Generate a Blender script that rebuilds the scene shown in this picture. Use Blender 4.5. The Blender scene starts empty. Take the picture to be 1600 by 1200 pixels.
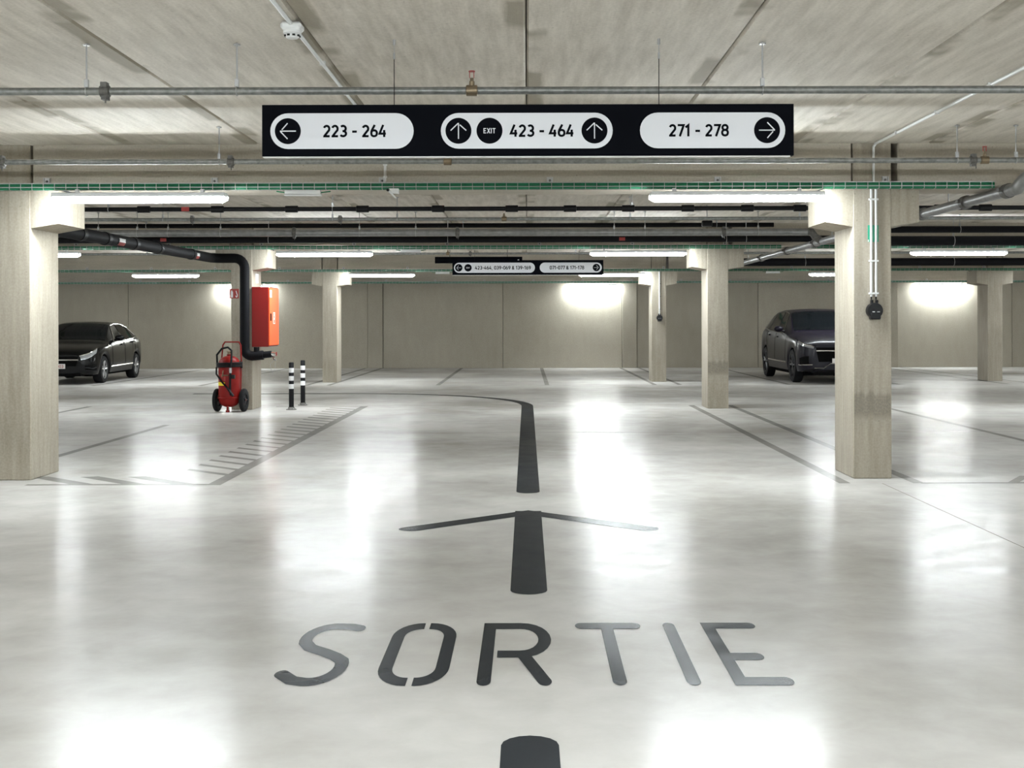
import bpy, math, random
from mathutils import Vector, Matrix

random.seed(7)
PI = math.pi
scn = bpy.context.scene
COL = scn.collection

# ------------------------------------------------------------------ camera, world, exposure
EYE = 1.41            # eye height (m)
FPX = 1950.0          # focal length in pixels of the 1600x1200 frame
VPX, VPY = 823.0, 503.0
cam_d = bpy.data.cameras.new('camera')
cam = bpy.data.objects.new('camera', cam_d)
COL.objects.link(cam)
cam.location = (0, 0, EYE)
cam.rotation_euler = (PI / 2, math.radians(0.12), 0)
cam_d.sensor_width = 36.0
cam_d.lens = 36.0 * FPX / 1600.0
cam_d.shift_x = -(VPX - 800) / 1600.0
cam_d.shift_y = -(600 - VPY) / 1600.0
cam_d.clip_end = 200
cam_d.clip_start = 0.05
scn.camera = cam

world = bpy.data.worlds.new('world')
scn.world = world
world.use_nodes = True
world.node_tree.nodes['Background'].inputs[0].default_value = (0.5, 0.52, 0.55, 1)
world.node_tree.nodes['Background'].inputs[1].default_value = 0.02

vs = scn.view_settings
vs.view_transform = 'Standard'
vs.look = 'None'
vs.gamma = 1.0
vs.use_curve_mapping = False
vs.exposure = 1.46
LAMP_STRENGTH = 72.0


def floor_pt(px, py):
    """photograph pixel of a point on the floor -> (x, y) on the floor"""
    Y = FPX * EYE / (py - VPY)
    return ((px - VPX) * Y / FPX, Y)


# ------------------------------------------------------------------ materials
MATS = {}


def new_mat(name):
    m = bpy.data.materials.new(name)
    m.use_nodes = True
    nt = m.node_tree
    b = nt.nodes['Principled BSDF']
    MATS[name] = m
    return m, nt, b


def simple(name, col, rough=0.5, metal=0.0, coat=0.0, noise=0.0, nscale=20.0, spec=0.5):
    m, nt, b = new_mat(name)
    b.inputs['Base Color'].default_value = (*col, 1)
    b.inputs['Roughness'].default_value = rough
    b.inputs['Metallic'].default_value = metal
    b.inputs['Coat Weight'].default_value = coat
    b.inputs['Coat Roughness'].default_value = 0.05
    b.inputs['Specular IOR Level'].default_value = spec
    if noise > 0:
        tc = nt.nodes.new('ShaderNodeNewGeometry')
        n = nt.nodes.new('ShaderNodeTexNoise')
        n.inputs['Scale'].default_value = nscale
        n.inputs['Detail'].default_value = 4
        r = nt.nodes.new('ShaderNodeMapRange')
        r.inputs[1].default_value = 0.3
        r.inputs[2].default_value = 0.7
        r.inputs[3].default_value = 1 - noise
        r.inputs[4].default_value = 1 + noise
        v = nt.nodes.new('ShaderNodeVectorMath')
        v.operation = 'SCALE'
        v.inputs[0].default_value = col
        nt.links.new(tc.outputs['Position'], n.inputs['Vector'])
        nt.links.new(n.outputs['Fac'], r.inputs[0])
        nt.links.new(r.outputs[0], v.inputs['Scale'])
        nt.links.new(v.outputs[0], b.inputs['Base Color'])
    return m


def emit(name, col, strength):
    m, nt, b = new_mat(name)
    b.inputs['Base Color'].default_value = (0.8, 0.8, 0.8, 1)
    b.inputs['Emission Color'].default_value = (*col, 1)
    b.inputs['Emission Strength'].default_value = strength
    return m


def concrete(name, dark, light, stretch=(1, 1, 1), scale=3.0, rough=0.8, bump=0.15, streak=0.25, blot=0.35,
             pits=True, patch=None, rand=0.0, edge_stain=False):
    """cast concrete: large clouding, long streaks, fine grain and small air holes"""
    m, nt, b = new_mat(name)
    L = nt.links.new
    N = nt.nodes.new
    geo = N('ShaderNodeNewGeometry')
    src = geo.outputs['Position']
    if rand > 0:
        oi = N('ShaderNodeObjectInfo')
        sc_ = N('ShaderNodeMath'); sc_.operation = 'MULTIPLY'; sc_.inputs[1].default_value = 37.0
        L(oi.outputs['Random'], sc_.inputs[0])
        ad = N('ShaderNodeVectorMath'); ad.operation = 'ADD'
        L(src, ad.inputs[0]); L(sc_.outputs[0], ad.inputs[1])
        src = ad.outputs[0]
    mp = N('ShaderNodeMapping')
    mp.inputs['Scale'].default_value = stretch
    L(src, mp.inputs['Vector'])
    big = N('ShaderNodeTexNoise'); big.inputs['Scale'].default_value = scale * 0.35; big.inputs['Detail'].default_value = 5
    L(src, big.inputs['Vector'])
    st = N('ShaderNodeTexNoise'); st.inputs['Scale'].default_value = scale * 2.2; st.inputs['Detail'].default_value = 6
    st.inputs['Roughness'].default_value = 0.62
    L(mp.outputs[0], st.inputs['Vector'])
    fine = N('ShaderNodeTexNoise'); fine.inputs['Scale'].default_value = 55; fine.inputs['Detail'].default_value = 3
    L(src, fine.inputs['Vector'])

    def rng(sock, a, bb, lo, hi):
        r = N('ShaderNodeMapRange')
        r.inputs[1].default_value = a; r.inputs[2].default_value = bb
        r.inputs[3].default_value = lo; r.inputs[4].default_value = hi
        L(sock, r.inputs[0])
        return r.outputs[0]

    def math_(op, a, bb):
        n = N('ShaderNodeMath'); n.operation = op
        for i, s in enumerate((a, bb)):
            if isinstance(s, (int, float)):
                n.inputs[i].default_value = s
            else:
                L(s, n.inputs[i])
        return n.outputs[0]
    f = math_('ADD', rng(big.outputs['Fac'], 0.3, 0.7, 0, blot), rng(st.outputs['Fac'], 0.3, 0.7, 0, streak))
    f = math_('ADD', f, rng(fine.outputs['Fac'], 0.3, 0.7, 0, 1 - blot - streak))
    if rand > 0:
        f = math_('ADD', f, rng(oi.outputs['Random'], 0, 1, -rand, rand))
    mix = N('ShaderNodeMix'); mix.data_type = 'RGBA'
    mix.inputs[6].default_value = (*dark, 1); mix.inputs[7].default_value = (*light, 1)
    L(f, mix.inputs[0])
    colour = mix.outputs[2]
    if pits:
        vo = N('ShaderNodeTexVoronoi'); vo.inputs['Scale'].default_value = 9.0
        L(src, vo.inputs['Vector'])
        pit = rng(vo.outputs['Distance'], 0.035, 0.07, 0.5, 0.0)
        mx = N('ShaderNodeMix'); mx.data_type = 'RGBA'
        mx.inputs[7].default_value = (dark[0] * 0.5, dark[1] * 0.48, dark[2] * 0.45, 1)
        L(pit, mx.inputs[0]); L(colour, mx.inputs[6])
        colour = mx.outputs[2]
    if patch:
        z0, z1, colp = patch
        sep = N('ShaderNodeSeparateXYZ'); L(geo.outputs['Position'], sep.inputs[0])
        wob = rng(st.outputs['Fac'], 0.2, 0.8, -0.05, 0.05)
        z = math_('ADD', sep.outputs['Z'], wob)
        a = rng(z, z0 - 0.03, z0 + 0.03, 0, 1)
        c = rng(z, z1 - 0.02, z1 + 0.02, 1, 0)
        sn = N('ShaderNodeSeparateXYZ'); L(geo.outputs['Normal'], sn.inputs[0])
        fr = rng(sn.outputs['Y'], -0.9, -0.7, 1, 0)
        msk = math_('MULTIPLY', math_('MULTIPLY', math_('MULTIPLY', a, c), fr), rng(fine.outputs['Fac'], 0.35, 0.6, 0.35, 0.75))
        mx = N('ShaderNodeMix'); mx.data_type = 'RGBA'
        mx.inputs[7].default_value = (*colp, 1)
        L(msk, mx.inputs[0]); L(colour, mx.inputs[6])
        colour = mx.outputs[2]
    if edge_stain:
        # grout water stains in patches along the two long edges of a plank
        tc = N('ShaderNodeTexCoord')
        sp = N('ShaderNodeSeparateXYZ'); L(tc.outputs['Object'], sp.inputs[0])
        ab = N('ShaderNodeMath'); ab.operation = 'ABSOLUTE'; L(sp.outputs['X'], ab.inputs[0])
        nn = N('ShaderNodeTexNoise'); nn.inputs['Scale'].default_value = 1.1; nn.inputs['Detail'].default_value = 3
        L(src, nn.inputs['Vector'])
        wob = math_('MULTIPLY_ADD' if False else 'ADD', ab.outputs[0], rng(st.outputs['Fac'], 0.3, 0.7, -0.02, 0.02))
        e = math_('MULTIPLY', rng(wob, 0.475, 0.505, 0, 1), rng(nn.outputs['Fac'], 0.47, 0.55, 0.0, 0.75))
        mx = N('ShaderNodeMix'); mx.data_type = 'RGBA'
        mx.inputs[7].default_value = (dark[0] * 0.62, dark[1] * 0.60, dark[2] * 0.52, 1)
        L(e, mx.inputs[0]); L(colour, mx.inputs[6])
        colour = mx.outputs[2]
    L(colour, b.inputs['Base Color'])
    b.inputs['Roughness'].default_value = rough
    bp = N('ShaderNodeBump'); bp.inputs['Strength'].default_value = bump; bp.inputs['Distance'].default_value = 0.02
    L(st.outputs['Fac'], bp.inputs['Height']); L(bp.outputs[0], b.inputs['Normal'])
    return m


COAT = 0.35


def sealed(name, dark, light, p0=0.34, p1=0.66):
    """power-floated, sealed concrete (or paint under the same sealer): cloudy, glossy, with faint trowel marks"""
    m, nt, b = new_mat(name)
    L = nt.links.new; N = nt.nodes.new
    geo = N('ShaderNodeNewGeometry')
    n1 = N('ShaderNodeTexNoise'); n1.inputs['Scale'].default_value = 0.40; n1.inputs['Detail'].default_value = 6
    n1.inputs['Roughness'].default_value = 0.52
    n2 = N('ShaderNodeTexNoise'); n2.inputs['Scale'].default_value = 3.5; n2.inputs['Detail'].default_value = 8
    n2.inputs['Roughness'].default_value = 0.65; n2.inputs['Distortion'].default_value = 0.3
    for n in (n1, n2):
        L(geo.outputs['Position'], n.inputs['Vector'])
    ad = N('ShaderNodeMath'); ad.operation = 'MULTIPLY_ADD'
    L(n1.outputs['Fac'], ad.inputs[0]); ad.inputs[1].default_value = 0.82
    mu = N('ShaderNodeMath'); mu.operation = 'MULTIPLY'; mu.inputs[1].default_value = 0.18
    L(n2.outputs['Fac'], mu.inputs[0]); L(mu.outputs[0], ad.inputs[2])
    cr = N('ShaderNodeValToRGB')
    cr.color_ramp.elements[0].position = p0; cr.color_ramp.elements[0].color = (*dark, 1)
    cr.color_ramp.elements[1].position = p1; cr.color_ramp.elements[1].color = (*light, 1)
    L(ad.outputs[0], cr.inputs[0]); L(cr.outputs[0], b.inputs['Base Color'])
    rr = N('ShaderNodeMapRange')
    rr.inputs[1].default_value = 0.35; rr.inputs[2].default_value = 0.68
    rr.inputs[3].default_value = 0.18; rr.inputs[4].default_value = 0.27
    L(n2.outputs['Fac'], rr.inputs[0]); L(rr.outputs[0], b.inputs['Coat Roughness'])
    cw = N('ShaderNodeMapRange')          # the sealer is worn thinner in places
    cw.inputs[1].default_value = 0.35; cw.inputs[2].default_value = 0.65
    cw.inputs[3].default_value = COAT * 1.25; cw.inputs[4].default_value = COAT * 0.75
    L(ad.outputs[0], cw.inputs[0]); L(cw.outputs[0], b.inputs['Coat Weight'])
    bp = N('ShaderNodeBump'); bp.inputs['Strength'].default_value = 0.035; bp.inputs['Distance'].default_value = 0.01
    L(n2.outputs['Fac'], bp.inputs['Height']); L(bp.outputs[0], b.inputs['Normal']); L(bp.outputs[0], b.inputs['Coat Normal'])
    b.inputs['Roughness'].default_value = 0.40
    b.inputs['Specular IOR Level'].default_value = 0.0
    b.inputs['Coat IOR'].default_value = 1.5
    return m


concrete('soffit', (0.42, 0.38, 0.315), (0.80, 0.75, 0.665), stretch=(3.0, 0.28, 1), scale=2.4, blot=0.25, streak=0.5,
         bump=0.2, rand=0.06, edge_stain=True)
concrete('beam_concrete', (0.33, 0.295, 0.235), (0.56, 0.515, 0.435), stretch=(0.25, 1, 3.5), scale=2.5, blot=0.4, streak=0.3)
for nm_, pt_ in (('column_concrete', None), ('patched_column_concrete', (0.56, 0.76, (0.17, 0.15, 0.12)))):
    concrete(nm_, (0.225, 0.195, 0.145), (0.47, 0.425, 0.35), stretch=(3.5, 3.5, 0.3), scale=2.5, blot=0.35, streak=0.4, patch=pt_)
concrete('wall_concrete', (0.26, 0.23, 0.18), (0.42, 0.385, 0.315), stretch=(2.0, 2.0, 0.6), scale=1.2, blot=0.45, streak=0.18,
         bump=0.1, rand=0.05)
sealed('polished_floor', (0.32, 0.303, 0.278), (0.56, 0.545, 0.52))
sealed('floor_paint', (0.016, 0.019, 0.023), (0.035, 0.038, 0.042), 0.3, 0.75)
sealed('worn_paint', (0.13, 0.125, 0.117), (0.30, 0.285, 0.265), 0.3, 0.68)
simple('joint', (0.16, 0.14, 0.115), 0.8)
simple('gap_dark', (0.012, 0.011, 0.010), 0.9)
simple('bearing_rubber', (0.02, 0.02, 0.02), 0.8)
simple('galvanised', (0.22, 0.225, 0.215), 0.42, metal=0.55, noise=0.25, nscale=30)
simple('grey_pipe', (0.25, 0.25, 0.245), 0.42, metal=0.5, noise=0.18, nscale=14)
simple('cast_grey', (0.12, 0.115, 0.105), 0.55, metal=0.4, noise=0.3, nscale=40)
simple('black_insulation', (0.0045, 0.0045, 0.006), 0.7, noise=0.2, nscale=40, spec=0.15)
simple('black_pipe', (0.004, 0.004, 0.005), 0.55, spec=0.2)
simple('bracket_grey', (0.55, 0.55, 0.54), 0.5)
simple('zinc', (0.40, 0.40, 0.40), 0.4, metal=0.7)
simple('white_plastic', (0.75, 0.76, 0.75), 0.4)
simple('lamp_housing', (0.72, 0.74, 0.75), 0.4)
emit('lamp_diffuser', (0.90, 0.97, 1.0), LAMP_STRENGTH)
simple('sign_black', (0.0025, 0.003, 0.005), 0.6, spec=0.03)
simple('sign_white', (0.66, 0.67, 0.70), 0.5)
simple('sign_edge', (0.72, 0.72, 0.70), 0.4)
simple('cable_green', (0.006, 0.15, 0.065), 0.5, noise=0.2, nscale=30)
simple('sign_green', (0.01, 0.32, 0.18), 0.4)
simple('red_paint', (0.21, 0.008, 0.006), 0.45, spec=0.2)
simple('lit_door_red', (0.85, 0.12, 0.025), 0.5, spec=0.2)  # door red lifted towards orange; lamp light is put into the colour
simple('red_plastic', (0.30, 0.02, 0.015), 0.45)
simple('rubber', (0.006, 0.006, 0.007), 0.65, spec=0.2)
simple('black_plastic', (0.005, 0.005, 0.006), 0.4, spec=0.25)
simple('yellow_label', (0.75, 0.6, 0.02), 0.5)
simple('white_label', (0.75, 0.75, 0.75), 0.5)
simple('brass', (0.22, 0.17, 0.11), 0.4, metal=0.7)
simple('chrome', (0.75, 0.75, 0.75), 0.12, metal=1.0)
simple('alloy', (0.55, 0.56, 0.57), 0.28, metal=0.85)
simple('dark_alloy', (0.05, 0.05, 0.055), 0.3, metal=0.6)
simple('car_black', (0.002, 0.002, 0.0022), 0.22, coat=0.1, spec=0.2)
simple('car_graphite', (0.006, 0.0046, 0.010), 0.3, coat=0.06, spec=0.2)
simple('car_glass', (0.003, 0.004, 0.005), 0.05, spec=0.22)
simple('headlight_glass', (0.38, 0.39, 0.40), 0.12, metal=0.5, coat=1.0)
simple('underbody', (0.003, 0.003, 0.003), 0.9, spec=0.1)
simple('plate_white', (0.78, 0.74, 0.72), 0.4)
simple('plate_red', (0.35, 0.03, 0.02), 0.5)


# ------------------------------------------------------------------ mesh helpers
class MB:
    def __init__(self):
        self.v = []
        self.f = []

    def add(self, verts, faces):
        o = len(self.v)
        self.v += [tuple(p) for p in verts]
        self.f += [tuple(i + o for i in f) for f in faces]
        return self

    def box(self, x0, x1, y0, y1, z0, z1):
        vs_ = [(x0, y0, z0), (x1, y0, z0), (x1, y1, z0), (x0, y1, z0), (x0, y0, z1), (x1, y0, z1), (x1, y1, z1), (x0, y1, z1)]
        return self.add(vs_, [(0, 3, 2, 1), (4, 5, 6, 7), (0, 1, 5, 4), (1, 2, 6, 5), (2, 3, 7, 6), (3, 0, 4, 7)])

    def cbox(self, c, s):
        return self.box(c[0] - s[0] / 2, c[0] + s[0] / 2, c[1] - s[1] / 2, c[1] + s[1] / 2, c[2] - s[2] / 2, c[2] + s[2] / 2)

    def bevbox(self, x0, x1, y0, y1, z0, z1, b):
        """box with all edges chamfered by b"""
        xs, ys, zs = (x0, x1), (y0, y1), (z0, z1)
        sg = (1, -1)
        V = []
        idx = {}
        for i in (0, 1):
            for j in (0, 1):
                for k in (0, 1):
                    for a in range(3):
                        p = [xs[i] + sg[i] * b, ys[j] + sg[j] * b, zs[k] + sg[k] * b]
                        p[a] = (xs[i], ys[j], zs[k])[a]
                        idx[(i, j, k, a)] = len(V)
                        V.append(tuple(p))
        F = []
        F += [tuple(idx[(i, j, k, 0)] for j, k in ((0, 0), (1, 0), (1, 1), (0, 1))) for i in (0, 1)]
        F += [tuple(idx[(i, j, k, 1)] for i, k in ((0, 0), (1, 0), (1, 1), (0, 1))) for j in (0, 1)]
        F += [tuple(idx[(i, j, k, 2)] for i, j in ((0, 0), (1, 0), (1, 1), (0, 1))) for k in (0, 1)]
        for p in (0, 1):
            for q in (0, 1):
                F.append((idx[(p, q, 0, 0)], idx[(p, q, 1, 0)], idx[(p, q, 1, 1)], idx[(p, q, 0, 1)]))
                F.append((idx[(p, 0, q, 0)], idx[(p, 1, q, 0)], idx[(p, 1, q, 2)], idx[(p, 0, q, 2)]))
                F.append((idx[(0, p, q, 1)], idx[(1, p, q, 1)], idx[(1, p, q, 2)], idx[(0, p, q, 2)]))
                for r in (0, 1):
                    F.append((idx[(p, q, r, 0)], idx[(p, q, r, 1)], idx[(p, q, r, 2)]))
        return self.add(V, F)

    def tube(self, pts, r, n=12, cap=True, closed=False):
        pts = [Vector(p) for p in pts]
        m = len(pts)
        rr = r if isinstance(r, (list, tuple)) else [r] * m
        tang = []
        for i in range(m):
            if closed:
                t = pts[(i + 1) % m] - pts[i - 1]
            elif i == 0:
                t = pts[1] - pts[0]
            elif i == m - 1:
                t = pts[-1] - pts[-2]
            else:
                t = (pts[i + 1] - pts[i]).normalized() + (pts[i] - pts[i - 1]).normalized()
            tang.append(t.normalized())
        up = Vector((0, 0, 1)) if abs(tang[0].z) < 0.9 else Vector((1, 0, 0))
        u = tang[0].cross(up).normalized()
        V = []
        for i in range(m):
            t = tang[i]
            u = (u - t * u.dot(t)).normalized()
            w = t.cross(u)
            for k in range(n):
                a = 2 * PI * k / n
                V.append(pts[i] + (u * math.cos(a) + w * math.sin(a)) * rr[i])
        F = []
        for i in range(m if closed else m - 1):
            i2 = (i + 1) % m
            for k in range(n):
                F.append((i * n + k, i * n + (k + 1) % n, i2 * n + (k + 1) % n, i2 * n + k))
        if cap and not closed:
            F.append(tuple(reversed(range(n))))
            F.append(tuple(range((m - 1) * n, m * n)))
        return self.add(V, F)

    def cyl(self, a, b, r, n=12):
        return self.tube([a, b], r, n)

    def lathe(self, prof, c=(0, 0, 0), axis='z', n=24, cap=True):
        """prof: (radius, height) pairs turned about an axis through c"""
        V = []
        for (r, h) in prof:
            for k in range(n):
                a = 2 * PI * k / n
                p = (r * math.cos(a), r * math.sin(a), h)
                if axis == 'x':
                    p = (p[2], p[0], p[1])
                elif axis == 'y':
                    p = (p[0], p[2], p[1])
                V.append((p[0] + c[0], p[1] + c[1], p[2] + c[2]))
        F = []
        for i in range(len(prof) - 1):
            for k in range(n):
                F.append((i * n + k, i * n + (k + 1) % n, (i + 1) * n + (k + 1) % n, (i + 1) * n + k))
        if cap:
            F.append(tuple(reversed(range(n))))
            F.append(tuple(range((len(prof) - 1) * n, len(prof) * n)))
        return self.add(V, F)

    def prism_y(self, prof, y0, y1):
        """polygon in (x, z) pushed from y0 to y1"""
        n = len(prof)
        V = [(x, y0, z) for x, z in prof] + [(x, y1, z) for x, z in prof]
        F = [tuple(range(n)), tuple(reversed(range(n, 2 * n)))]
        F += [(i, i + n, (i + 1) % n + n, (i + 1) % n) for i in range(n)]
        return self.add(V, F)

    def grid(self, rows, close_u=False):
        n = len(rows[0])
        V = [p for r in rows for p in r]
        F = []
        for i in range(len(rows) - 1):
            for k in range(n if close_u else n - 1):
                F.append((i * n + k, i * n + (k + 1) % n, (i + 1) * n + (k + 1) % n, (i + 1) * n + k))
        return self.add(V, F)

    def mesh(self, name, mat, smooth=False, flat=None):
        me = bpy.data.meshes.new(name)
        me.from_pydata(self.v, [], self.f)
        me.validate()
        import bmesh
        bm = bmesh.new(); bm.from_mesh(me)
        if flat:
            bm.normal_update()
            for fc in bm.faces:
                if (flat == '+z' and fc.normal.z < 0) or (flat == '-y' and fc.normal.y > 0):
                    fc.normal_flip()
        else:
            bmesh.ops.recalc_face_normals(bm, faces=bm.faces)
        bm.to_mesh(me); bm.free()
        me.materials.append(MATS[mat])
        if smooth:
            me.polygons.foreach_set('use_smooth', [True] * len(me.polygons))
            me.set_sharp_from_angle(angle=math.radians(smooth if smooth is not True else 40))
        me.update()
        return me

    def build(self, name, mat, parent=None, smooth=False, flat=None, **k):
        return obj(name, self.mesh(name, mat, smooth, flat), parent, **k)


def obj(name, me, parent=None, loc=None, label=None, cat=None, group=None, kind=None):
    o = bpy.data.objects.new(name, me)
    COL.objects.link(o)
    if parent is not None:
        o.parent = parent
    if loc is not None:
        o.location = loc
    return tag(o, label, cat, group, kind)


def tag(o, label=None, cat=None, group=None, kind=None):
    if label: o['label'] = label
    if cat: o['category'] = cat
    if group: o['group'] = group
    if kind: o['kind'] = kind
    return o


def thing(name, loc=(0, 0, 0), label=None, cat=None, group=None, kind=None, rz=0.0):
    o = obj(name, None, None, loc, label, cat, group, kind)
    o.rotation_euler.z = rz
    o.empty_display_size = 0.1
    return o


def dup(root, loc, rz=None, label=None, group=None):
    r = root.copy(); COL.objects.link(r); r.location = loc
    if rz is not None: r.rotation_euler.z = rz
    if label: r['label'] = label
    if group: r['group'] = group
    for ch in list(root.children):
        c = ch.copy(); COL.objects.link(c); c.parent = r
        for g in list(ch.children):
            d = g.copy(); COL.objects.link(d); d.parent = c
    return r


def arc(cx, cy, rx, ry, a0, a1, n=10):
    return [(cx + rx * math.cos(math.radians(a0 + (a1 - a0) * i / n)), cy + ry * math.sin(math.radians(a0 + (a1 - a0) * i / n)))
            for i in range(n + 1)]


def ribbon(path, w, closed=False, cap0=True, cap1=True):
    """flat stroke of width w along a 2-D path -> (verts2d, faces)"""
    P = [Vector(p) for p in path]
    Q = [P[0]]
    for p in P[1:]:
        if (p - Q[-1]).length > 1e-6:
            Q.append(p)
    if closed and (Q[0] - Q[-1]).length < 1e-6:
        Q.pop()
    m = len(Q)
    V = []
    for i in range(m):
        if closed:
            d0 = (Q[i] - Q[i - 1]).normalized(); d1 = (Q[(i + 1) % m] - Q[i]).normalized()
        else:
            d0 = (Q[i] - Q[i - 1]).normalized() if i > 0 else (Q[1] - Q[0]).normalized()
            d1 = (Q[i + 1] - Q[i]).normalized() if i < m - 1 else d0
        n0 = Vector((-d0.y, d0.x)); n1 = Vector((-d1.y, d1.x))
        b = (n0 + n1)
        b = b.normalized() if b.length > 1e-4 else n0
        s = 1.0 / max(0.45, b.dot(n0))
        V.append(Q[i] + b * (w / 2 * s)); V.append(Q[i] - b * (w / 2 * s))
    F = []
    for i in range(m if closed else m - 1):
        j = (i + 1) % m
        F.append((2 * i + 1, 2 * j + 1, 2 * j, 2 * i))
    if not closed:
        for end, on in ((0, cap0), (m - 1, cap1)):
            if not on:
                continue
            d = (Q[0] - Q[1]) if end == 0 else (Q[-1] - Q[-2])
            a0 = math.atan2(d.y, d.x) - PI / 2
            base = len(V)
            ring = [Q[end] + Vector((math.cos(a0 + PI * k / 8), math.sin(a0 + PI * k / 8))) * (w / 2) for k in range(9)]
            V += ring
            F.append(tuple(range(base, base + 9)))
    return [tuple(p) for p in V], F


# stroke font, cap height 1: list of (path, closed), advance width
def rrect(x0, x1, y0, y1, r):
    return arc(x1 - r, y1 - r, r, r, 0, 90, 6) + arc(x0 + r, y1 - r, r, r, 90, 180, 6) + arc(x0 + r, y0 + r, r, r, 180, 270, 6) + arc(x1 - r, y0 + r, r, r, 270, 360, 6)


SIX = [(rrect(.08, .53, .075, .55, .2), True), ([(.083, .30), (.085, .42), (.12, .55), (.36, 1.0)], False)]
NINE = [([(.61 - x, 1.0 - y) for x, y in p], c) for p, c in SIX]
GLYPH = {
    '0': ([(rrect(.075, .525, .075, .925, .215), True)], .60),
    '1': ([([(.04, .74), (.27, .92), (.27, 0)], False)], .42),
    '2': ([(arc(.29, .70, .215, .225, 165, 0, 9) + [(.49, .58), (.10, .085), (.10, .075), (.54, .075)], False)], .60),
    '3': ([(arc(.27, .705, .22, .22, 140, -75, 10), False), ([(.22, .49), (.30, .49)] + arc(.27, .285, .245, .21, 70, -150, 10), False)], .59),
    '4': ([([(.36, 1.0), (.06, .28), (.58, .28)], False), ([(.44, .58), (.44, 0)], False)], .62),
    '6': (SIX, .61),
    '7': ([([(.03, .925), (.52, .925), (.20, 0)], False)], .55),
    '8': ([(rrect(.10, .51, .53, .925, .19), True), (rrect(.075, .535, .075, .53, .21), True)], .61),
    '9': (NINE, .61),
    '-': ([([(.02, .45), (.40, .45)], False)], .42),
    ',': ([([(.12, .09), (.06, -.16)], False)], .26),
    ' ': ([], .24),
    '&': ([([(.62, .0), (.17, .62)] + arc(.30, .76, .16, .165, 220, -60, 9) + [(.14, .40)] + arc(.27, .26, .2, .19, 150, 300, 8) + [(.56, .46)], False)], .68),
    'E': ([([(.52, .925), (.085, .925), (.085, .075), (.52, .075)], False), ([(.085, .51), (.46, .51)], False)], .60),
    'X': ([([(.04, 1), (.56, 0)], False), ([(.56, 1), (.04, 0)], False)], .62),
    'I': ([([(.1, 1), (.1, 0)], False)], .24),
    'T': ([([(.0, .925), (.56, .925)], False), ([(.28, .925), (.28, 0)], False)], .58),
}


def text_ribbons(txt, h, w=0.14, track=0.10):
    """centred text in the (u, v) plane: one list of strokes for each character"""
    x = 0
    out = []
    for ch in txt:
        g, adv = GLYPH[ch]
        st = []
        for path, closed in g:
            v, f = ribbon([(px + x, py) for px, py in path], w, closed, False, False)
            st.append((v, f))
        out.append((ch, st))
        x += adv + track
    x -= track
    res = [(ch, [([((px - x / 2) * h, (py - 0.5) * h) for px, py in v], f) for v, f in st]) for ch, st in out if st]
    return res, x * h


def text_on(txt, cx, cz, h, y, w, track, mat, parent, name='numeral'):
    res, wd = text_ribbons(txt, h, w, track)
    for ch, st in res:
        m = MB()
        for k, (v, f) in enumerate(st):
            m.add([(cx + a, y - k * 0.0002, cz + b) for a, b in v], f)
        nm = 'dash' if ch == '-' else 'ampersand' if ch == '&' else 'comma' if ch == ',' else name
        m.build(nm, mat, parent, flat='-y')
    return wd


# ------------------------------------------------------------------ dimensions of the hall
BEAM_Y = [11.18 + 9.03 * k for k in range(-3, 3)]     # front face of each beam / column row
BEAM_D = 0.70
WALL_Y = 38.20
BACK_Y = -16.6
COLX = [(-12.50, -12.156), (-4.788, -4.444), (2.924, 3.268), (10.80, 11.144)]
WX0, WX1 = -20.0, 18.7
CEIL = 3.0
BEAM_Z = 2.62

# ---- floor
fl = MB().box(WX0 - 0.3, WX1 + 0.3, BACK_Y - 0.3, WALL_Y + 0.5, -0.2, 0.0).build('floor', 'polished_floor', kind='structure')
tag(fl, 'glossy power-floated grey concrete garage floor', 'floor')
for x0, x1, y0, y1 in [(3.085, 3.093, -16, 10.85), (-4.62, -4.612, -16, 10.9), (-19.9, 18.6, 15.9, 15.912), (-19.9, 18.6, 21.1, 21.115)]:
    MB().box(x0, x1, y0, y1, -0.004, 0.0006).build('saw_cut_joint', 'joint', fl)

# ---- ceiling of hollow-core slabs, 1.2 m wide, spanning beam to beam
ce = MB().box(WX0 - 0.3, WX1 + 0.3, BACK_Y - 0.3, WALL_Y + 0.5, 3.14, 3.3).build('ceiling', 'gap_dark', kind='structure')
tag(ce, 'precast concrete plank ceiling with dark joints', 'ceiling')
slab_mesh = {}
bays = [(BACK_Y, BEAM_Y[0] + 0.1)] + [(BEAM_Y[i] + BEAM_D - 0.05, BEAM_Y[i + 1] + 0.05) for i in range(5)] + [(BEAM_Y[5] + BEAM_D - 0.05, WALL_Y + 0.3)]
for (y0, y1) in bays:
    ln = round(y1 - y0, 3)
    if ln not in slab_mesh:
        b = 0.012
        prof = [(-0.597, 0.05), (-0.597, b * 1.4), (-0.597 + b, 0), (0.597 - b, 0), (0.597, b * 1.4), (0.597, 0.05), (0.59, 0.14), (-0.59, 0.14)]
        slab_mesh[ln] = MB().prism_y(prof, 0, ln).mesh('ceiling_slab', 'soffit')
    for i in range(-17, 16):
        xc = 0.6 + 1.2 * i
        if xc - 0.6 < WX0 - 0.5 or xc + 0.6 > WX1 + 0.6:
            continue
        obj('ceiling_slab', slab_mesh[ln], ce, (xc, y0, CEIL + random.uniform(0.0, 0.006)))

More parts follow.
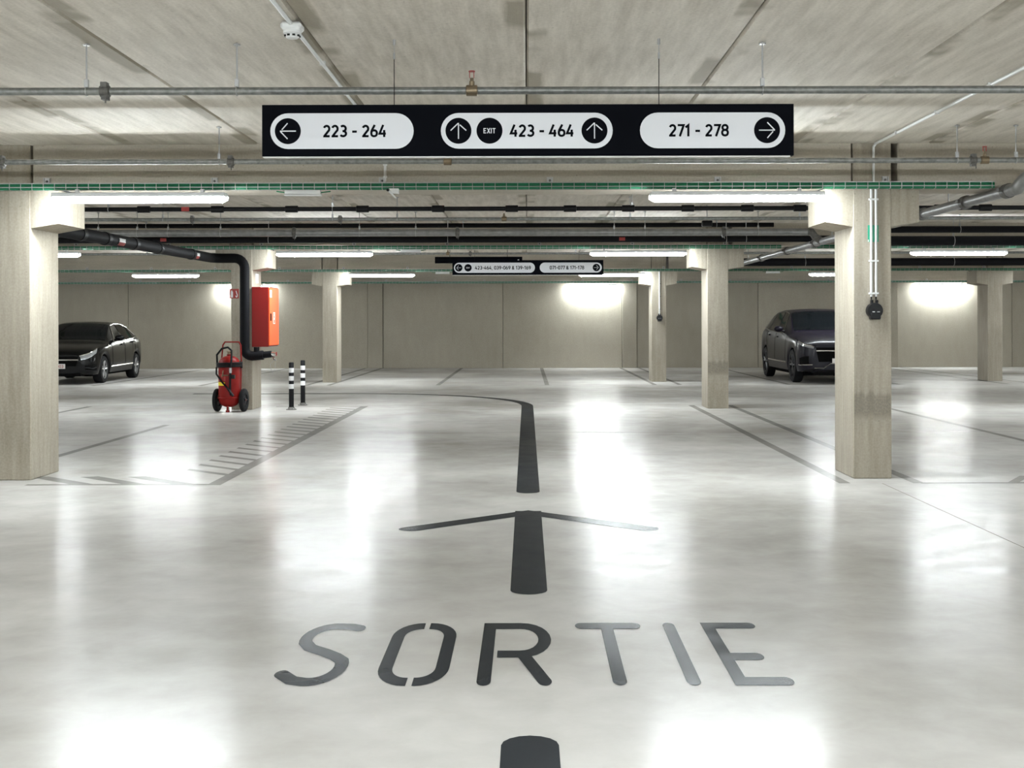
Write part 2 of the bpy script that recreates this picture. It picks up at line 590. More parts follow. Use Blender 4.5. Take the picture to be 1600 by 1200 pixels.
# ---- walls
def panel_wall():
    w = MB().box(WX0 - 0.3, WX1 + 0.3, WALL_Y + 0.03, WALL_Y + 0.5, 0, 3.2).build('wall_back', 'joint', kind='structure')
    tag(w, 'bare concrete back wall of cast panels', 'wall')
    joints = [WX0, -16.1, -12.2, -8.5, -4.86, -4.40, -0.73, 2.92, 3.37, 7.08, 10.9, 11.35, 14.85, WX1]
    for a, c in zip(joints[:-1], joints[1:]):
        pil = (c - a) < 0.6
        m = MB().bevbox(a + 0.006, c - 0.006, WALL_Y - (0.07 if pil else 0.0) + random.uniform(-0.006, 0.006), WALL_Y + 0.2, 0.0, BEAM_Z - 0.005, 0.008)
        m.build('wall_pilaster' if pil else 'wall_panel', 'wall_concrete', w)
    MB().bevbox(WX0, WX1, WALL_Y - 0.10, WALL_Y + 0.2, BEAM_Z, 3.1, 0.01).build('wall_beam', 'beam_concrete', w)


panel_wall()
tag(MB().box(WX0 - 0.3, WX0, BACK_Y, WALL_Y, 0, 3.2).build('wall_left', 'wall_concrete', kind='structure'), 'bare concrete wall along the left side of the garage', 'wall')
tag(MB().box(WX1, WX1 + 0.3, BACK_Y, WALL_Y, 0, 3.2).build('wall_right', 'wall_concrete', kind='structure'), 'bare concrete wall along the right side of the garage', 'wall')
tag(MB().box(WX0, WX1, BACK_Y - 0.3, BACK_Y, 0, 3.2).build('wall_front', 'wall_concrete', kind='structure'), 'bare concrete wall closing the garage behind the painted lettering', 'wall')

# ---- columns with sloping corbels
def make_column_meshes():
    w, d = 0.344, 0.67
    shaft = MB().bevbox(-w / 2, w / 2, 0, d, 0, 3.12, 0.008).mesh('shaft', 'column_concrete')
    cor = {}
    for s in (-1, 1):
        p = [(s * (w / 2 - 0.01), 2.255), (s * (w / 2 + 0.25), 2.30), (s * (w / 2 + 0.25), 2.598), (s * (w / 2 - 0.01), 2.598)]
        cor[s] = MB().prism_y(p, 0.004, d - 0.004).mesh('corbel', 'column_concrete')
    pad = {s: MB().box(s * (w / 2 + 0.13) - 0.1, s * (w / 2 + 0.13) + 0.1, 0.05, d - 0.05, 2.596, 2.622).mesh('bearing_pad', 'bearing_rubber') for s in (-1, 1)}
    return shaft, cor, pad


SHAFT, CORBEL, PAD = make_column_meshes()
SHAFT_PATCHED = SHAFT.copy(); SHAFT_PATCHED.materials[0] = MATS['patched_column_concrete']
COL_LABEL = {
    (3, 1): 'bare concrete column beside the hatched front edge of the floor marking',
    (3, 2): 'concrete column carrying two white conduits and a large black socket box',
    (4, 1): 'concrete column carrying the red hydrant cabinet and a thick black riser pipe',
    (4, 2): 'concrete column between the socket-box column and the far column with one conduit',
    (5, 1): 'far concrete column behind the two striped bollards',
    (5, 2): 'far concrete column carrying one white conduit and a small black socket box',
    (5, 3): 'far concrete column right of the dark SUV with no fittings',
}
for r, by in enumerate(BEAM_Y):
    for c, (a, b_) in enumerate(COLX):
        t = thing('concrete_column', ((a + b_) / 2, by, 0), COL_LABEL.get((r, c), 'plain concrete column with corbels standing outside the lit middle aisle'),
                  'column', 'concrete columns carrying the beams', 'structure')
        obj('shaft', SHAFT_PATCHED if (r, c) in ((3, 2), (4, 2)) else SHAFT, t)
        for s in (-1, 1):
            obj('corbel', CORBEL[s], t)
            obj('bearing_pad', PAD[s], t)

# ---- beams: one between each pair of columns in a row
BEAM_MESH = {}
BEAM_LABEL = {3: 'concrete beam behind the large black direction sign', 4: 'concrete beam over the red hydrant cabinet row',
              5: 'concrete beam behind the small far direction sign', 2: 'concrete beam over the painted lettering'}
xs = [WX0] + [v for c in COLX for v in c] + [WX1]
for r, by in enumerate(BEAM_Y):
    for i in range(0, len(xs), 2):
        a, c = xs[i] + 0.02, xs[i + 1] - (0.02 if i != 4 else 0.012)
        if i == 6: a += 0.04
        key = (i,)
        if key not in BEAM_MESH:
            BEAM_MESH[key] = MB().bevbox(a, c, 0, BEAM_D, BEAM_Z, 3.12, 0.012).mesh('concrete_beam', 'beam_concrete')
        nm = ['span by the left wall', 'span left of the aisle', 'span over the middle aisle', 'span right of the aisle', 'span by the right wall'][i // 2]
        obj('concrete_beam', BEAM_MESH[key], None, (0, by, 0), BEAM_LABEL.get(r, 'concrete beam behind the photographer') + ', ' + nm, 'beam',
            'concrete ceiling beams', 'structure')

# ------------------------------------------------------------------ tube lights
def make_light():
    t = thing('tube_light', (0, 0, 0), 'lit white tube light', 'lamp', 'tube lights along the beams')
    Ln = 1.54
    h = MB()
    h.bevbox(-Ln / 2 + 0.01, Ln / 2 - 0.01, -0.070, 0.070, 0.052, 0.088, 0.006)
    h.build('housing', 'lamp_housing', t)
    d = MB()
    prof = [(-0.043, 0.053), (-0.044, 0.040), (-0.043, 0.024), (-0.037, 0.010), (-0.023, 0.002), (0, 0), (0.023, 0.002), (0.037, 0.010), (0.043, 0.024), (0.044, 0.040), (0.043, 0.053)]
    rows = []
    for x, s, lift in [(-Ln / 2, 0.55, 0.024), (-Ln / 2 + 0.05, 1, 0), (Ln / 2 - 0.05, 1, 0), (Ln / 2, 0.55, 0.024)]:
        rows.append([(x, y * s, 0.053 - (0.053 - z) * (1 - lift / 0.053)) for y, z in prof])
    d.grid(rows)
    n = len(prof)
    d.f.append(tuple(range(n)))
    d.f.append(tuple(range(3 * n, 4 * n)))
    d.build('diffuser', 'lamp_diffuser', t, smooth=35)
    for s in (-1, 1):
        MB().bevbox(s * (Ln / 2 - 0.012) - 0.012, s * (Ln / 2 - 0.012) + 0.012, -0.04, 0.04, 0.046, 0.08, 0.004).build('end_cap', 'lamp_housing', t)
        c = MB()
        c.box(s * 0.55 - 0.015, s * 0.55 + 0.015, -0.02, 0.02, 0.086, 0.122)
        c.build('hanging_clip', 'zinc', t)
    return t


LIGHT = make_light()
first_light = [True]


def place_light(x, y, z, label):
    if first_light[0]:
        first_light[0] = False
        LIGHT.location = (x, y, z); LIGHT['label'] = label
        return LIGHT
    return dup(LIGHT, (x, y, z), None, label)


ROWX = {2: [-18.9, -13.6, -8.5, -5.9, -3.40, -0.8, 1.85, 4.45, 7.1, 12.4, 17.4],  # unseen row; lamps between the regular spacing are added to brighten the near floor
        3: [-18.9, -13.6, -8.5, -3.40, 1.85, 7.1, 12.4, 17.4],
        4: [-18.3, -13.2, -7.93, -3.24, 1.79, 6.93, 12.1, 17.2],
        5: [-18.7, -13.5, -8.40, -3.38, 1.99, 7.35, 12.6, 17.5]}
ROWL = {
    (3, 3): 'lit tube light under the cable tray beside the bare hatched-edge column',
    (3, 4): 'lit tube light under the cable tray beside the column with two conduits',
    (4, 2): 'lit tube light left of the red hydrant cabinet, above the black pipe',
    (4, 3): 'lit tube light above the red hydrant cabinet and striped bollards',
    (4, 4): 'lit tube light right of the far direction sign, on the nearer beam',
    (4, 5): 'lit tube light on the beam over the bay right of the socket-box column',
    (5, 2): 'lit tube light on the far beam above the black hatchback',
    (5, 3): 'lit tube light on the far beam left of the small direction sign',
    (5, 4): 'lit tube light on the far beam just under the small direction sign',
    (5, 5): 'lit tube light on the far beam above the dark SUV',
}


def lamp_label(r, x):
    row = {1: 'rearmost beam', 2: 'beam over the lane dash with lamps added for light', 3: 'beam behind the large sign', 4: 'hydrant cabinet beam', 5: 'far beam'}[r]
    side = 'over hydrant-side bays' if x < -4.7 else 'over socket-box-side bays' if x > 3.2 else 'over the aisle'
    return 'lit tube light on the %s, %s' % (row, side)


for r in range(1, 6):
    for i, x in enumerate(ROWX.get(r, ROWX[3])):
        place_light(x, BEAM_Y[r] - 0.20, 2.462, ROWL.get((r, i), lamp_label(r, x)))
for x, lb in [(-8.6, 'lit tube light on the back wall behind the red hydrant cabinet'), (2.06, 'lit tube light on the back wall between far pilaster and small direction sign'),
              (12.7, 'lit tube light on the back wall beside the far plain column')]:
    place_light(x, WALL_Y - 0.19, 2.461, lb)

# ------------------------------------------------------------------ wire cable trays with green cables
def make_tray(y_face, x0, x1, label, zt=2.585, group='cable trays along the beams'):
    t = thing('cable_tray', (x0, y_face, zt), label, 'cable tray', group)
    Ln = x1 - x0
    w = MB()
    n = int(Ln / 0.1)
    for i in range(n + 1):
        x = i * 0.1 + 0.02
        w.box(x, x + 0.005, -0.135, -0.130, 0, 0.058)
        w.box(x, x + 0.005, -0.035, -0.030, 0, 0.058)
        w.box(x, x + 0.005, -0.135, -0.030, 0, 0.005)
    w.build('wire_rungs', 'zinc', t, kind='stuff')
    for yy, zz in ((-0.137, 0.055), (-0.030, 0.055), (-0.137, 0.02), (-0.085, 0.0)):
        MB().box(0, Ln, yy - 0.003, yy + 0.003, zz, zz + 0.006).build('side_wire', 'zinc', t)
    rnd = random.Random(int(x0 * 10 + y_face))
    for k, (yy, zz, rr) in enumerate([(-0.117, 0.016, 0.0125), (-0.116, 0.035, 0.0115), (-0.114, 0.051, 0.009), (-0.09, 0.017, 0.013), (-0.065, 0.018, 0.012), (-0.09, 0.040, 0.010)]):
        pts = []
        m = max(8, int(Ln / 0.6))
        for i in range(m + 1):
            pts.append((Ln * i / m, yy + rnd.uniform(-0.004, 0.004), zz + rnd.uniform(-0.004, 0.004)))
        MB().tube(pts, rr, 8).build('green_cable', 'cable_green', t, smooth=True)
    x = (-4.29 - x0) % 1.5
    while x < Ln:
        b = MB()
        b.box(x - 0.028, x + 0.028, -0.012, -0.002, 0.050, 0.122)
        b.box(x - 0.028, x - 0.02, -0.035, -0.012, 0.05, 0.118)
        b.box(x + 0.02, x + 0.028, -0.035, -0.012, 0.05, 0.118)
        b.build('tray_bracket', 'bracket_grey', t)
        MB().lathe([(0.011, -0.022), (0.011, -0.010)], (x, 0, 0.09), 'y', 6).build('bracket_bolt', 'cast_grey', t)
        x += 1.5
    return t


make_tray(BEAM_Y[3], -6.9, 4.15, 'wire cable tray of green cables along the beam behind the large sign')
make_tray(BEAM_Y[4], -10.5, 4.1, 'wire cable tray of green cables along the beam above the hydrant cabinet')
make_tray(BEAM_Y[4], 4.45, 9.9, 'wire cable tray of green cables over the bay in front of the dark SUV')
make_tray(BEAM_Y[5], -13.5, 14.0, 'wire cable tray of green cables along the far beam behind the small sign')
make_tray(WALL_Y - 0.10, -15.5, 17.0, 'wire cable tray with white brackets along the top of the back wall')

# ------------------------------------------------------------------ pipes
def pipe_x(name, label, y, z, r, x0, x1, mat, rods=(), couplings=(), heads=(), bulky=False, tags=(), cat='pipe', group=None, cmat='cast_grey'):
    """pipe running across the aisle, with its rods, couplings and sprinkler heads"""
    t = thing(name, (0, y, z), label, cat, group)
    MB().cyl((x0, 0, 0), (x1, 0, 0), r, 16).build('pipe_run', mat, t, smooth=True)
    for x in rods:
        h = MB().cyl((x, 0, r + 0.03), (x, 0, CEIL - z + 0.01), 0.005, 8)
        h.build('hanger_rod', 'zinc', t)
        MB().lathe([(0.02, 0), (0.02, 0.008)], (x, 0, CEIL - z - 0.010), 'z', 12).build('rod_plate', 'zinc', t)
        c = MB()
        c.tube([(x, math.cos(a) * (r + 0.003), math.sin(a) * (r + 0.003)) for a in [2 * PI * k / 16 for k in range(16)]], 0.004, 6, closed=True)
        c.box(x - 0.011, x + 0.011, -0.012, 0.012, r, r + 0.045)
        c.build('pipe_clip', 'zinc', t)
    for x in couplings:
        if bulky:
            MB().lathe([(r, -0.075), (r + 0.013, -0.07), (r + 0.014, 0.07), (r, 0.075)], (x, 0, 0), 'x', 16).build('pipe_sleeve', mat, t, smooth=30)
        else:
            m = MB().lathe([(r, -0.03), (r + 0.012, -0.025), (r + 0.012, 0.025), (r, 0.03)], (x, 0, 0), 'x', 16)
            m.cbox((x, -r * 0.4, r + 0.012), (0.035, 0.05, 0.03))
            m.cbox((x, 0.2 * r, -r - 0.012), (0.035, 0.05, 0.03))
            m.cyl((x + 0.012, -0.03, -r - 0.012), (x + 0.012, -0.03, -r - 0.05), 0.005, 6)
            m.build('pipe_coupling', cmat, t, smooth=30)
    for x in heads:
        h = MB()
        h.lathe([(r * 0.9, -0.035), (r + 0.01, -0.03), (r + 0.01, 0.03), (r * 0.9, 0.035)], (x, 0, 0), 'x', 14)
        h.lathe([(0.016, r), (0.016, r + 0.03), (0.011, r + 0.034), (0.011, r + 0.05)], (x, 0, 0), 'z', 10)
        o = h.build('sprinkler_tee', 'brass', t, smooth=30)
        s = MB()
        s.box(x - 0.014, x - 0.010, -0.004, 0.004, r + 0.05, r + 0.085)
        s.box(x + 0.010, x + 0.014, -0.004, 0.004, r + 0.05, r + 0.085)
        s.lathe([(0.019, r + 0.085), (0.019, r + 0.09)], (x, 0, 0), 'z', 12)
        s.build('sprinkler_head', 'red_plastic', t)
    for x in tags:
        MB().cbox((x, -r - 0.006, 0), (0.09, 0.004, 0.05)).build('pipe_tag', 'red_plastic', t)
    return t


def px_x(px, Y):
    return (px - VPX) * Y / FPX


YA, YB = 7.12, 10.13
pipe_x('sprinkler_pipe', 'thin galvanised sprinkler pipe hung just above the large direction sign', YA, 2.73, 0.022, -9, 9, 'galvanised',
       [px_x(136, YA), px_x(371, YA), px_x(1192, YA), -4.5, 4.2], [px_x(165, YA)], [px_x(738, YA)], group='sprinkler pipes')
pipe_x('sprinkler_pipe', 'galvanised sprinkler pipe in front of the beam, behind the large direction sign', YB, 2.715, 0.022, -11, 11, 'galvanised',
       [px_x(343, YB), px_x(1496, YB), px_x(1588, YB), -4.6], [px_x(361, YB), px_x(1521, YB), px_x(4, YB)], [px_x(1539, YB), px_x(700, YB)], group='sprinkler pipes')
Y1, Y2, Y3, Y4 = 14.5, 15.87, 18.0, 19.0
pipe_x('drain_pipe', 'slim black pipe with thick sleeves under the ceiling planks', Y1, 2.726, 0.026, -12, 12, 'black_pipe',
       [px_x(170, Y1), px_x(520, Y1), px_x(988, Y1), 6.0], [px_x(p, Y1) for p in (225, 340, 456, 567, 685, 800, 891, 982, 1075, 1168, 1250, 1470, 1540)], bulky=True,
       tags=[px_x(291, Y1)])
pipe_x('sprinkler_pipe', 'thin galvanised sprinkler pipe behind the slim sleeved black pipe', Y2, 2.72, 0.021, -13, 13, 'galvanised',
       [px_x(p, Y2) for p in (255, 520, 621, 985, 1250)], [px_x(532, Y2), px_x(301, Y2)], [px_x(788, Y2)], group='sprinkler pipes')
pipe_x('main_pipe', 'wide grey main pipe crossing under the ceiling to the diagonal pipe', Y3, 2.70, 0.050, -14, px_x(1262, Y3), 'grey_pipe',
       [px_x(p, Y3) for p in (154, 215, 263, 345, 562, 650, 960, 1008, 1185)], [px_x(460, Y3), px_x(1131, Y3), px_x(715, Y3)])
pipe_x('insulated_pipe', 'thick black insulated pipe with red tags running along the beam', Y4, 2.667, 0.048, -14, px_x(1296, Y4), 'black_insulation',
       [px_x(p, Y4) for p in (420, 700, 1135, 1166)], [], tags=[px_x(972, Y4), px_x(257, Y4)])
pipe_x('insulated_pipe', 'black pipe added to darken the ceiling edge above the wide grey main pipe', 19.7, 2.935, 0.035, -14, 3.9, 'black_insulation',  # made-up run giving the shaded ceiling strip by the beam its dark tone
       [-6.0, -1.0, 3.0])
pipe_x('insulated_pipe', 'thick black insulated pipe over the right bay near the grey diagonal pipe', 18.6, 2.775, 0.05, px_x(1310, 18.6), 14, 'black_insulation',
       [px_x(1500, 18.6)])
pipe_x('insulated_pipe', 'widest black insulated pipe low over the right bay, above its tube light', 19.3, 2.65, 0.075, px_x(1310, 19.3), 14, 'black_insulation',
       [px_x(1490, 19.3)])
pipe_x('insulated_pipe', 'black insulated pipe above the dark SUV, behind the nearer beam', 25.5, 2.62, 0.08, 3.4, 15, 'black_insulation', [px_x(1258, 25.5), px_x(1490, 25.5)])
pipe_x('sprinkler_pipe', 'thin galvanised sprinkler pipe above the small far direction sign', 23.9, 2.72, 0.021, -14, 14, 'galvanised',
       [px_x(p, 23.9) for p in (230, 470, 649, 900, 1236)], [px_x(735, 23.9)], [px_x(700, 23.9)], group='sprinkler pipes')

# big grey pipe running away from the viewer, right of the column row
t = thing('main_pipe', (4.26, 0, 2.56), 'wide grey main pipe running away beside the socket-box column', 'pipe')
pts = [(2.6, 10.72, 0.13), (0.22, 10.72, 0.13)] + [(0.22 - 0.11 * math.sin(a) * 1.0 - 0.11, 10.72, 0.13) for a in ()]
el = [(0.10 * (1 - math.sin(a)) + 0.0, 10.72 + 0.10 * (1 - math.cos(a)), 0.13 - 0.13 * (a / (PI / 2))) for a in [PI / 2 * k / 6 for k in range(7)]]
MB().tube([(2.6, 10.72, 0.13), (0.3, 10.72, 0.13)], 0.05, 18).build('pipe_run', 'grey_pipe', t, smooth=True)
MB().tube([(0.32, 10.72, 0.13), (0.2, 10.72, 0.13)] + el + [(0, 11.0, 0)], 0.057, 18).build('pipe_elbow', 'grey_pipe', t, smooth=True)
MB().tube([(0, 10.95, 0), (0, 25.2, 0)], 0.05, 18).build('pipe_run', 'grey_pipe', t, smooth=True)
for yy in (11.05, 12.1, 13.4, 16.2, 18.4, 20.4, 22.6):
    m = MB().lathe([(0.05, -0.045), (0.066, -0.04), (0.066, 0.04), (0.05, 0.045)], (0, yy, 0), 'y', 18)
    m.cbox((-0.068, yy, 0.01), (0.04, 0.045, 0.035)); m.cbox((0.068, yy, 0.01), (0.04, 0.045, 0.035))
    m.build('pipe_coupling', 'cast_grey', t, smooth=30)
for yy in (12.6, 17.4, 21.6, 24.0):
    MB().cyl((0, yy, 0.05), (0, yy, CEIL - 2.56), 0.006, 8).build('hanger_rod', 'zinc', t)
m = MB().tube([(0, 18.0, 0), (-0.1, 18.0, 0.07), (-0.15, 18.0, 0.14), (-0.2, 18.0, 0.14)], 0.054, 16)
m.build('pipe_elbow', 'cast_grey', t, smooth=True)

# thick black riser that comes along the ceiling and drops down the cabinet column
t = thing('riser_pipe', (0, 0, 0), 'thick black insulated pipe bending down the hydrant cabinet column', 'pipe')
zr = 2.446
yc = 20.09
pth = [(-5.28, 11.95, zr), (-5.06, 19.7, zr)]
for k in range(1, 7):
    a = PI / 2 * k / 6
    pth.append((-5.06 + 0.16 * (1 - math.cos(a)) + 0.0, 19.93 + 0.16 * math.sin(a), zr))
pth += [(-4.78, yc, zr)]
for k in range(0, 7):
    a = PI / 2 * k / 6
    pth.append((-4.70 + 0.16 * math.sin(a), yc, zr - 0.16 * (1 - math.cos(a))))
pth += [(-4.54, yc, 1.02)]
for k in range(0, 6):
    a = PI / 2 * k / 5
    pth.append((-4.42 - 0.12 * math.cos(a), yc, 0.99 - 0.12 * math.sin(a)))
pth += [(-4.24, yc, 0.885)]
MB().tube(pth, 0.076, 18).build('pipe_run', 'black_insulation', t, smooth=True)
MB().tube([(-4.26, yc, 0.885), (-4.11, yc, 0.90)], 0.055, 16).build('pipe_end', 'black_insulation', t, smooth=True)
MB().tube([(-4.35, yc, 0.94), (-4.35, yc, 1.014)], 0.045, 14).build('cabinet_branch', 'black_insulation', t, smooth=True)
d0 = Vector((-5.06 + 5.28, 19.7 - 11.95, 0)).normalized()
for yy in (14.55, 15.35, 16.35, 17.35, 18.9):
    f = (yy - 11.95) / (19.7 - 11.95)
    c = Vector((-5.28 + 0.22 * f, yy, zr))
    MB().tube([c - d0 * 0.05, c + d0 * 0.05], 0.084, 18).build('insulation_band', 'black_pipe', t, smooth=30)
for yy in (15.75, 19.0):
    f = (yy - 11.95) / (19.7 - 11.95)
    cx = -5.28 + 0.22 * f
    lab = MB(); lab.grid([[(cx + 0.079 * math.cos(a), yy + dy, zr + 0.079 * math.sin(a)) for a in (-0.9, -0.6, -0.3, 0, 0.3)] for dy in (-0.12, 0.12)])
    lab.build('pipe_label', 'white_label', t)
    lab = MB(); lab.grid([[(cx + 0.080 * math.cos(a), yy + dy, zr + 0.080 * math.sin(a)) for a in (-0.9, -0.6, -0.3)] for dy in (-0.12, 0.12)])
    lab.build('pipe_label_band', 'red_plastic', t)
v = MB().lathe([(0.035, 0), (0.035, 0.05), (0.022, 0.055), (0.022, 0.075)], (-4.11, yc, 0.90), 'x', 14)
v.tube([(-4.08, yc, 0.87), (-4.06, yc - 0.02, 0.82), (-4.03, yc - 0.02, 0.80)], 0.02, 10)
v.build('drain_valve', 'chrome', t, smooth=30)
hw = MB(); hw.tube([(-4.03, yc + 0.03 * math.cos(a), 0.905 + 0.03 * math.sin(a)) for a in [2 * PI * k / 14 for k in range(14)]], 0.006, 6, closed=True)
hw.box(-4.035, -4.025, yc - 0.03, yc + 0.03, 0.902, 0.908)
hw.build('valve_wheel', 'red_plastic', t)
MB().tube([(-4.06, yc - 0.02, 0.80), (-4.13, yc, 0.74), (-4.12, yc, 0.66), (-4.08, yc, 0.60), (-4.05, yc, 0.68), (-4.05, yc, 0.78)], 0.003, 6).build('valve_chain', 'zinc', t)

# ------------------------------------------------------------------ conduits, detectors, boxes
t = thing('conduit', (-1.24, 0, 2.985), 'white conduit along the ceiling joint with a smoke detector on it', 'conduit')
MB().cyl((0, 2.5, 0), (0, 11.15, 0), 0.011, 10).build('conduit_run', 'white_plastic', t, smooth=True)
for yy in (3.6, 5.2, 7.6, 8.6, 9.8):
    MB().cbox((0, yy, 0.004), (0.034, 0.018, 0.026)).build('conduit_clip', 'white_plastic', t)
t = thing('smoke_detector', (-1.24, 6.62, 3.0), 'white round smoke detector on the ceiling conduit', 'smoke detector')
MB().bevbox(-0.055, 0.055, -0.055, 0.055, -0.045, -0.004, 0.012).build('mounting_box', 'white_plastic', t)
MB().lathe([(0.048, -0.045), (0.048, -0.058), (0.036, -0.064), (0.036, -0.078), (0.028, -0.084), (0.001, -0.085)], (0, 0, 0), 'z', 20).build('sensor_head', 'white_plastic', t, smooth=30)
for k in range(8):
    a = 2 * PI * (k + 0.5) / 8
    MB().cbox((0.036 * math.cos(a), 0.036 * math.sin(a), -0.071), (0.014, 0.014, 0.009)).build('vent_slot', 'gap_dark', t)

t = thing('conduit', (3.096, 0, 0), 'white conduits down the column with the large black socket box', 'conduit')
MB().tube([(-0.005, 3.0, 2.982), (-0.005, 11.05, 2.982)], 0.012, 10).build('conduit_run', 'white_plastic', t, smooth=True)
MB().tube([(0.01, 11.167, 2.93), (0.01, 11.167, 2.60)], 0.011, 10).build('conduit_run', 'white_plastic', t, smooth=True)
MB().tube([(-0.005, 11.05, 2.98), (0.004, 11.14, 2.968), (0.01, 11.165, 2.93)], 0.012, 10).build('conduit_bend', 'white_plastic', t, smooth=True)
for x in (-0.012, 0.030):
    MB().cyl((x, 11.1665, 2.595), (x, 11.1665, 1.63), 0.011, 10).build('conduit_run', 'white_plastic', t, smooth=True)
    MB().cyl((x, 11.1665, 1.635), (x, 11.1665, 1.602), 0.006, 8).build('cable_tail', 'rubber', t, smooth=True)
for yy in (4.4, 5.7, 7.0, 8.3, 9.4, 10.4):
    MB().cbox((-0.005, yy, 2.983), (0.036, 0.018, 0.026)).build('conduit_clip', 'white_plastic', t)
for zz in (2.5, 1.95, 1.66):
    MB().cbox((0.009, 11.166, zz), (0.085, 0.024, 0.016)).build('conduit_clip', 'white_plastic', t)


def socket_box(name, loc, s, label):
    t = thing(name, loc, label, 'socket box')
    MB().lathe([(0.066 * s, -0.075 * s), (0.07 * s, -0.06 * s), (0.07 * s, 0.0)], (0, 0, 0), 'y', 24).build('box_body', 'black_plastic', t, smooth=30)
    MB().bevbox(-0.045 * s, 0.045 * s, -0.085 * s, -0.01, -0.08 * s, -0.02 * s, 0.008 * s).build('socket_flap', 'black_plastic', t)
    for x in (-0.022, 0.022):
        MB().cbox((x * s, -0.088 * s, -0.012 * s), (0.022 * s, 0.006 * s, 0.008 * s)).build('cover_screw', 'zinc', t)
        MB().cyl((x * s, -0.03 * s, 0.06 * s), (x * s, -0.03 * s, 0.095 * s), 0.013 * s, 10).build('cable_gland', 'black_plastic', t, smooth=30)
    return t


socket_box('socket_box', (3.105, 11.178, 1.505), 1.0, 'large round black socket box under two white conduits on a column')
t = thing('conduit', (3.13, 0, 0), 'thin white conduit down the far column with the small socket box', 'conduit')
yy = BEAM_Y[5] - 0.012
MB().cyl((-0.02, yy, 2.6), (-0.02, yy, 1.56), 0.013, 8).build('conduit_run', 'white_plastic', t, smooth=True)
for zz in (2.3, 2.0, 1.7):
    MB().cbox((-0.01, yy + 0.002, zz), (0.05, 0.02, 0.016)).build('conduit_clip', 'cast_grey', t)
socket_box('socket_box', (3.11, BEAM_Y[5], 1.50), 1.0, 'small far round black socket box under a single white conduit')

t = thing('green_plate_sign', (3.10, BEAM_Y[3] - 0.001, 2.195), 'small green plate sign behind the two white conduits', 'sign')
MB().bevbox(-0.045, 0.052, -0.004, 0.0, -0.075, 0.075, 0.001).build('plate', 'sign_green', t)
MB().box(-0.043, -0.036, -0.005, -0.004, -0.074, -0.055).build('plate_edge', 'white_label', t)

t = thing('emergency_light', (-1.985, BEAM_Y[3] - 0.085, 2.534), 'small unlit white emergency light under the near cable tray', 'lamp')
MB().bevbox(-0.16, 0.16, -0.03, 0.03, 0.012, 0.05, 0.005).build('housing', 'white_plastic', t)
MB().bevbox(-0.165, 0.165, -0.035, 0.035, 0.0, 0.014, 0.005).build('diffuser', 'white_label', t)
for s in (-1, 1):
    MB().tube([(s * 0.16, 0, 0.03), (s * 0.20, 0.01, 0.036), (s * 0.24, 0.02, 0.042)], 0.006, 6).build('green_lead', 'cable_green', t)
for x, y, z, lb in [(px_x(641, 20.0), BEAM_Y[4] - 0.085, 2.534, 'small unlit white emergency light left of the far sign, nearer beam'),
                    (px_x(1210, 29.0), BEAM_Y[5] - 0.085, 2.534, 'small unlit white emergency light on the far beam above the dark SUV'),
                    (px_x(691, 29.0), BEAM_Y[5] - 0.085, 2.534, 'small unlit white emergency light on the far beam left of the small sign')]:
    dup(t, (x, y, z), None, lb)

t = thing('motion_sensor', (px_x(614, 11.05), BEAM_Y[3] - 0.14, 2.57), 'white motion sensor with a tilted flap under the cable tray', 'sensor')
m = MB().prism_y([(-0.03, 0.02), (0.055, 0.02), (0.055, -0.025), (0.0, -0.02)], -0.03, 0.03); m.build('sensor_body', 'white_plastic', t)
m = MB(); m.add([(-0.045, -0.02, 0.0), (-0.03, -0.02, 0.012), (0.035, -0.02, -0.06), (0.022, -0.02, -0.065),
                 (-0.045, 0.03, 0.0), (-0.03, 0.03, 0.012), (0.035, 0.03, -0.06), (0.022, 0.03, -0.065)],
                [(0, 1, 2, 3), (7, 6, 5, 4), (0, 4, 5, 1), (1, 5, 6, 2), (2, 6, 7, 3), (3, 7, 4, 0)])
m.build('sensor_flap', 'white_plastic', t)
MB().lathe([(0.012, -0.05), (0.012, -0.02)], (-0.038, 0, 0.005), 'y', 10).build('sensor_eye', 'black_plastic', t)
t = thing('conduit', (px_x(602, 11.16), BEAM_Y[3] - 0.012, 0), 'short beige conduit on the beam above the motion sensor', 'conduit')
MB().cyl((0, 0, 2.67), (0, 0, 2.86), 0.012, 8).build('conduit_run', 'sign_edge', t, smooth=True)
for zz in (2.71, 2.82):
    MB().cbox((0, 0.003, zz), (0.036, 0.018, 0.016)).build('conduit_clip', 'sign_edge', t)

t = thing('junction_box', (px_x(1105, 17.0), 17.0, 2.745), 'small dark junction box hanging between the pipes', 'box')
MB().bevbox(-0.07, 0.07, -0.04, 0.04, -0.04, 0.04, 0.008).build('box_body', 'black_plastic', t)
MB().bevbox(-0.06, 0.06, -0.047, -0.039, -0.03, 0.03, 0.003).build('box_lid', 'black_pipe', t)
MB().cyl((0, 0, 0.04), (0, 0, CEIL - 2.745), 0.006, 8).build('hanger_rod', 'zinc', t)

# ------------------------------------------------------------------ direction signs
def disc(mb, cx, cz, r, y, n=40):
    mb.add([(cx + r * math.cos(2 * PI * k / n), y, cz + r * math.sin(2 * PI * k / n)) for k in range(n)], [tuple(range(n))])


def pill(mb, x0, x1, z0, z1, y, n=16):
    r = (z1 - z0) / 2
    c = (z0 + z1) / 2
    P = [(x1 - r + r * math.cos(a), y, c + r * math.sin(a)) for a in [-PI / 2 + PI * k / n for k in range(n + 1)]]
    P += [(x0 + r + r * math.cos(a), y, c + r * math.sin(a)) for a in [PI / 2 + PI * k / n for k in range(n + 1)]]
    mb.add(P, [tuple(range(len(P)))])


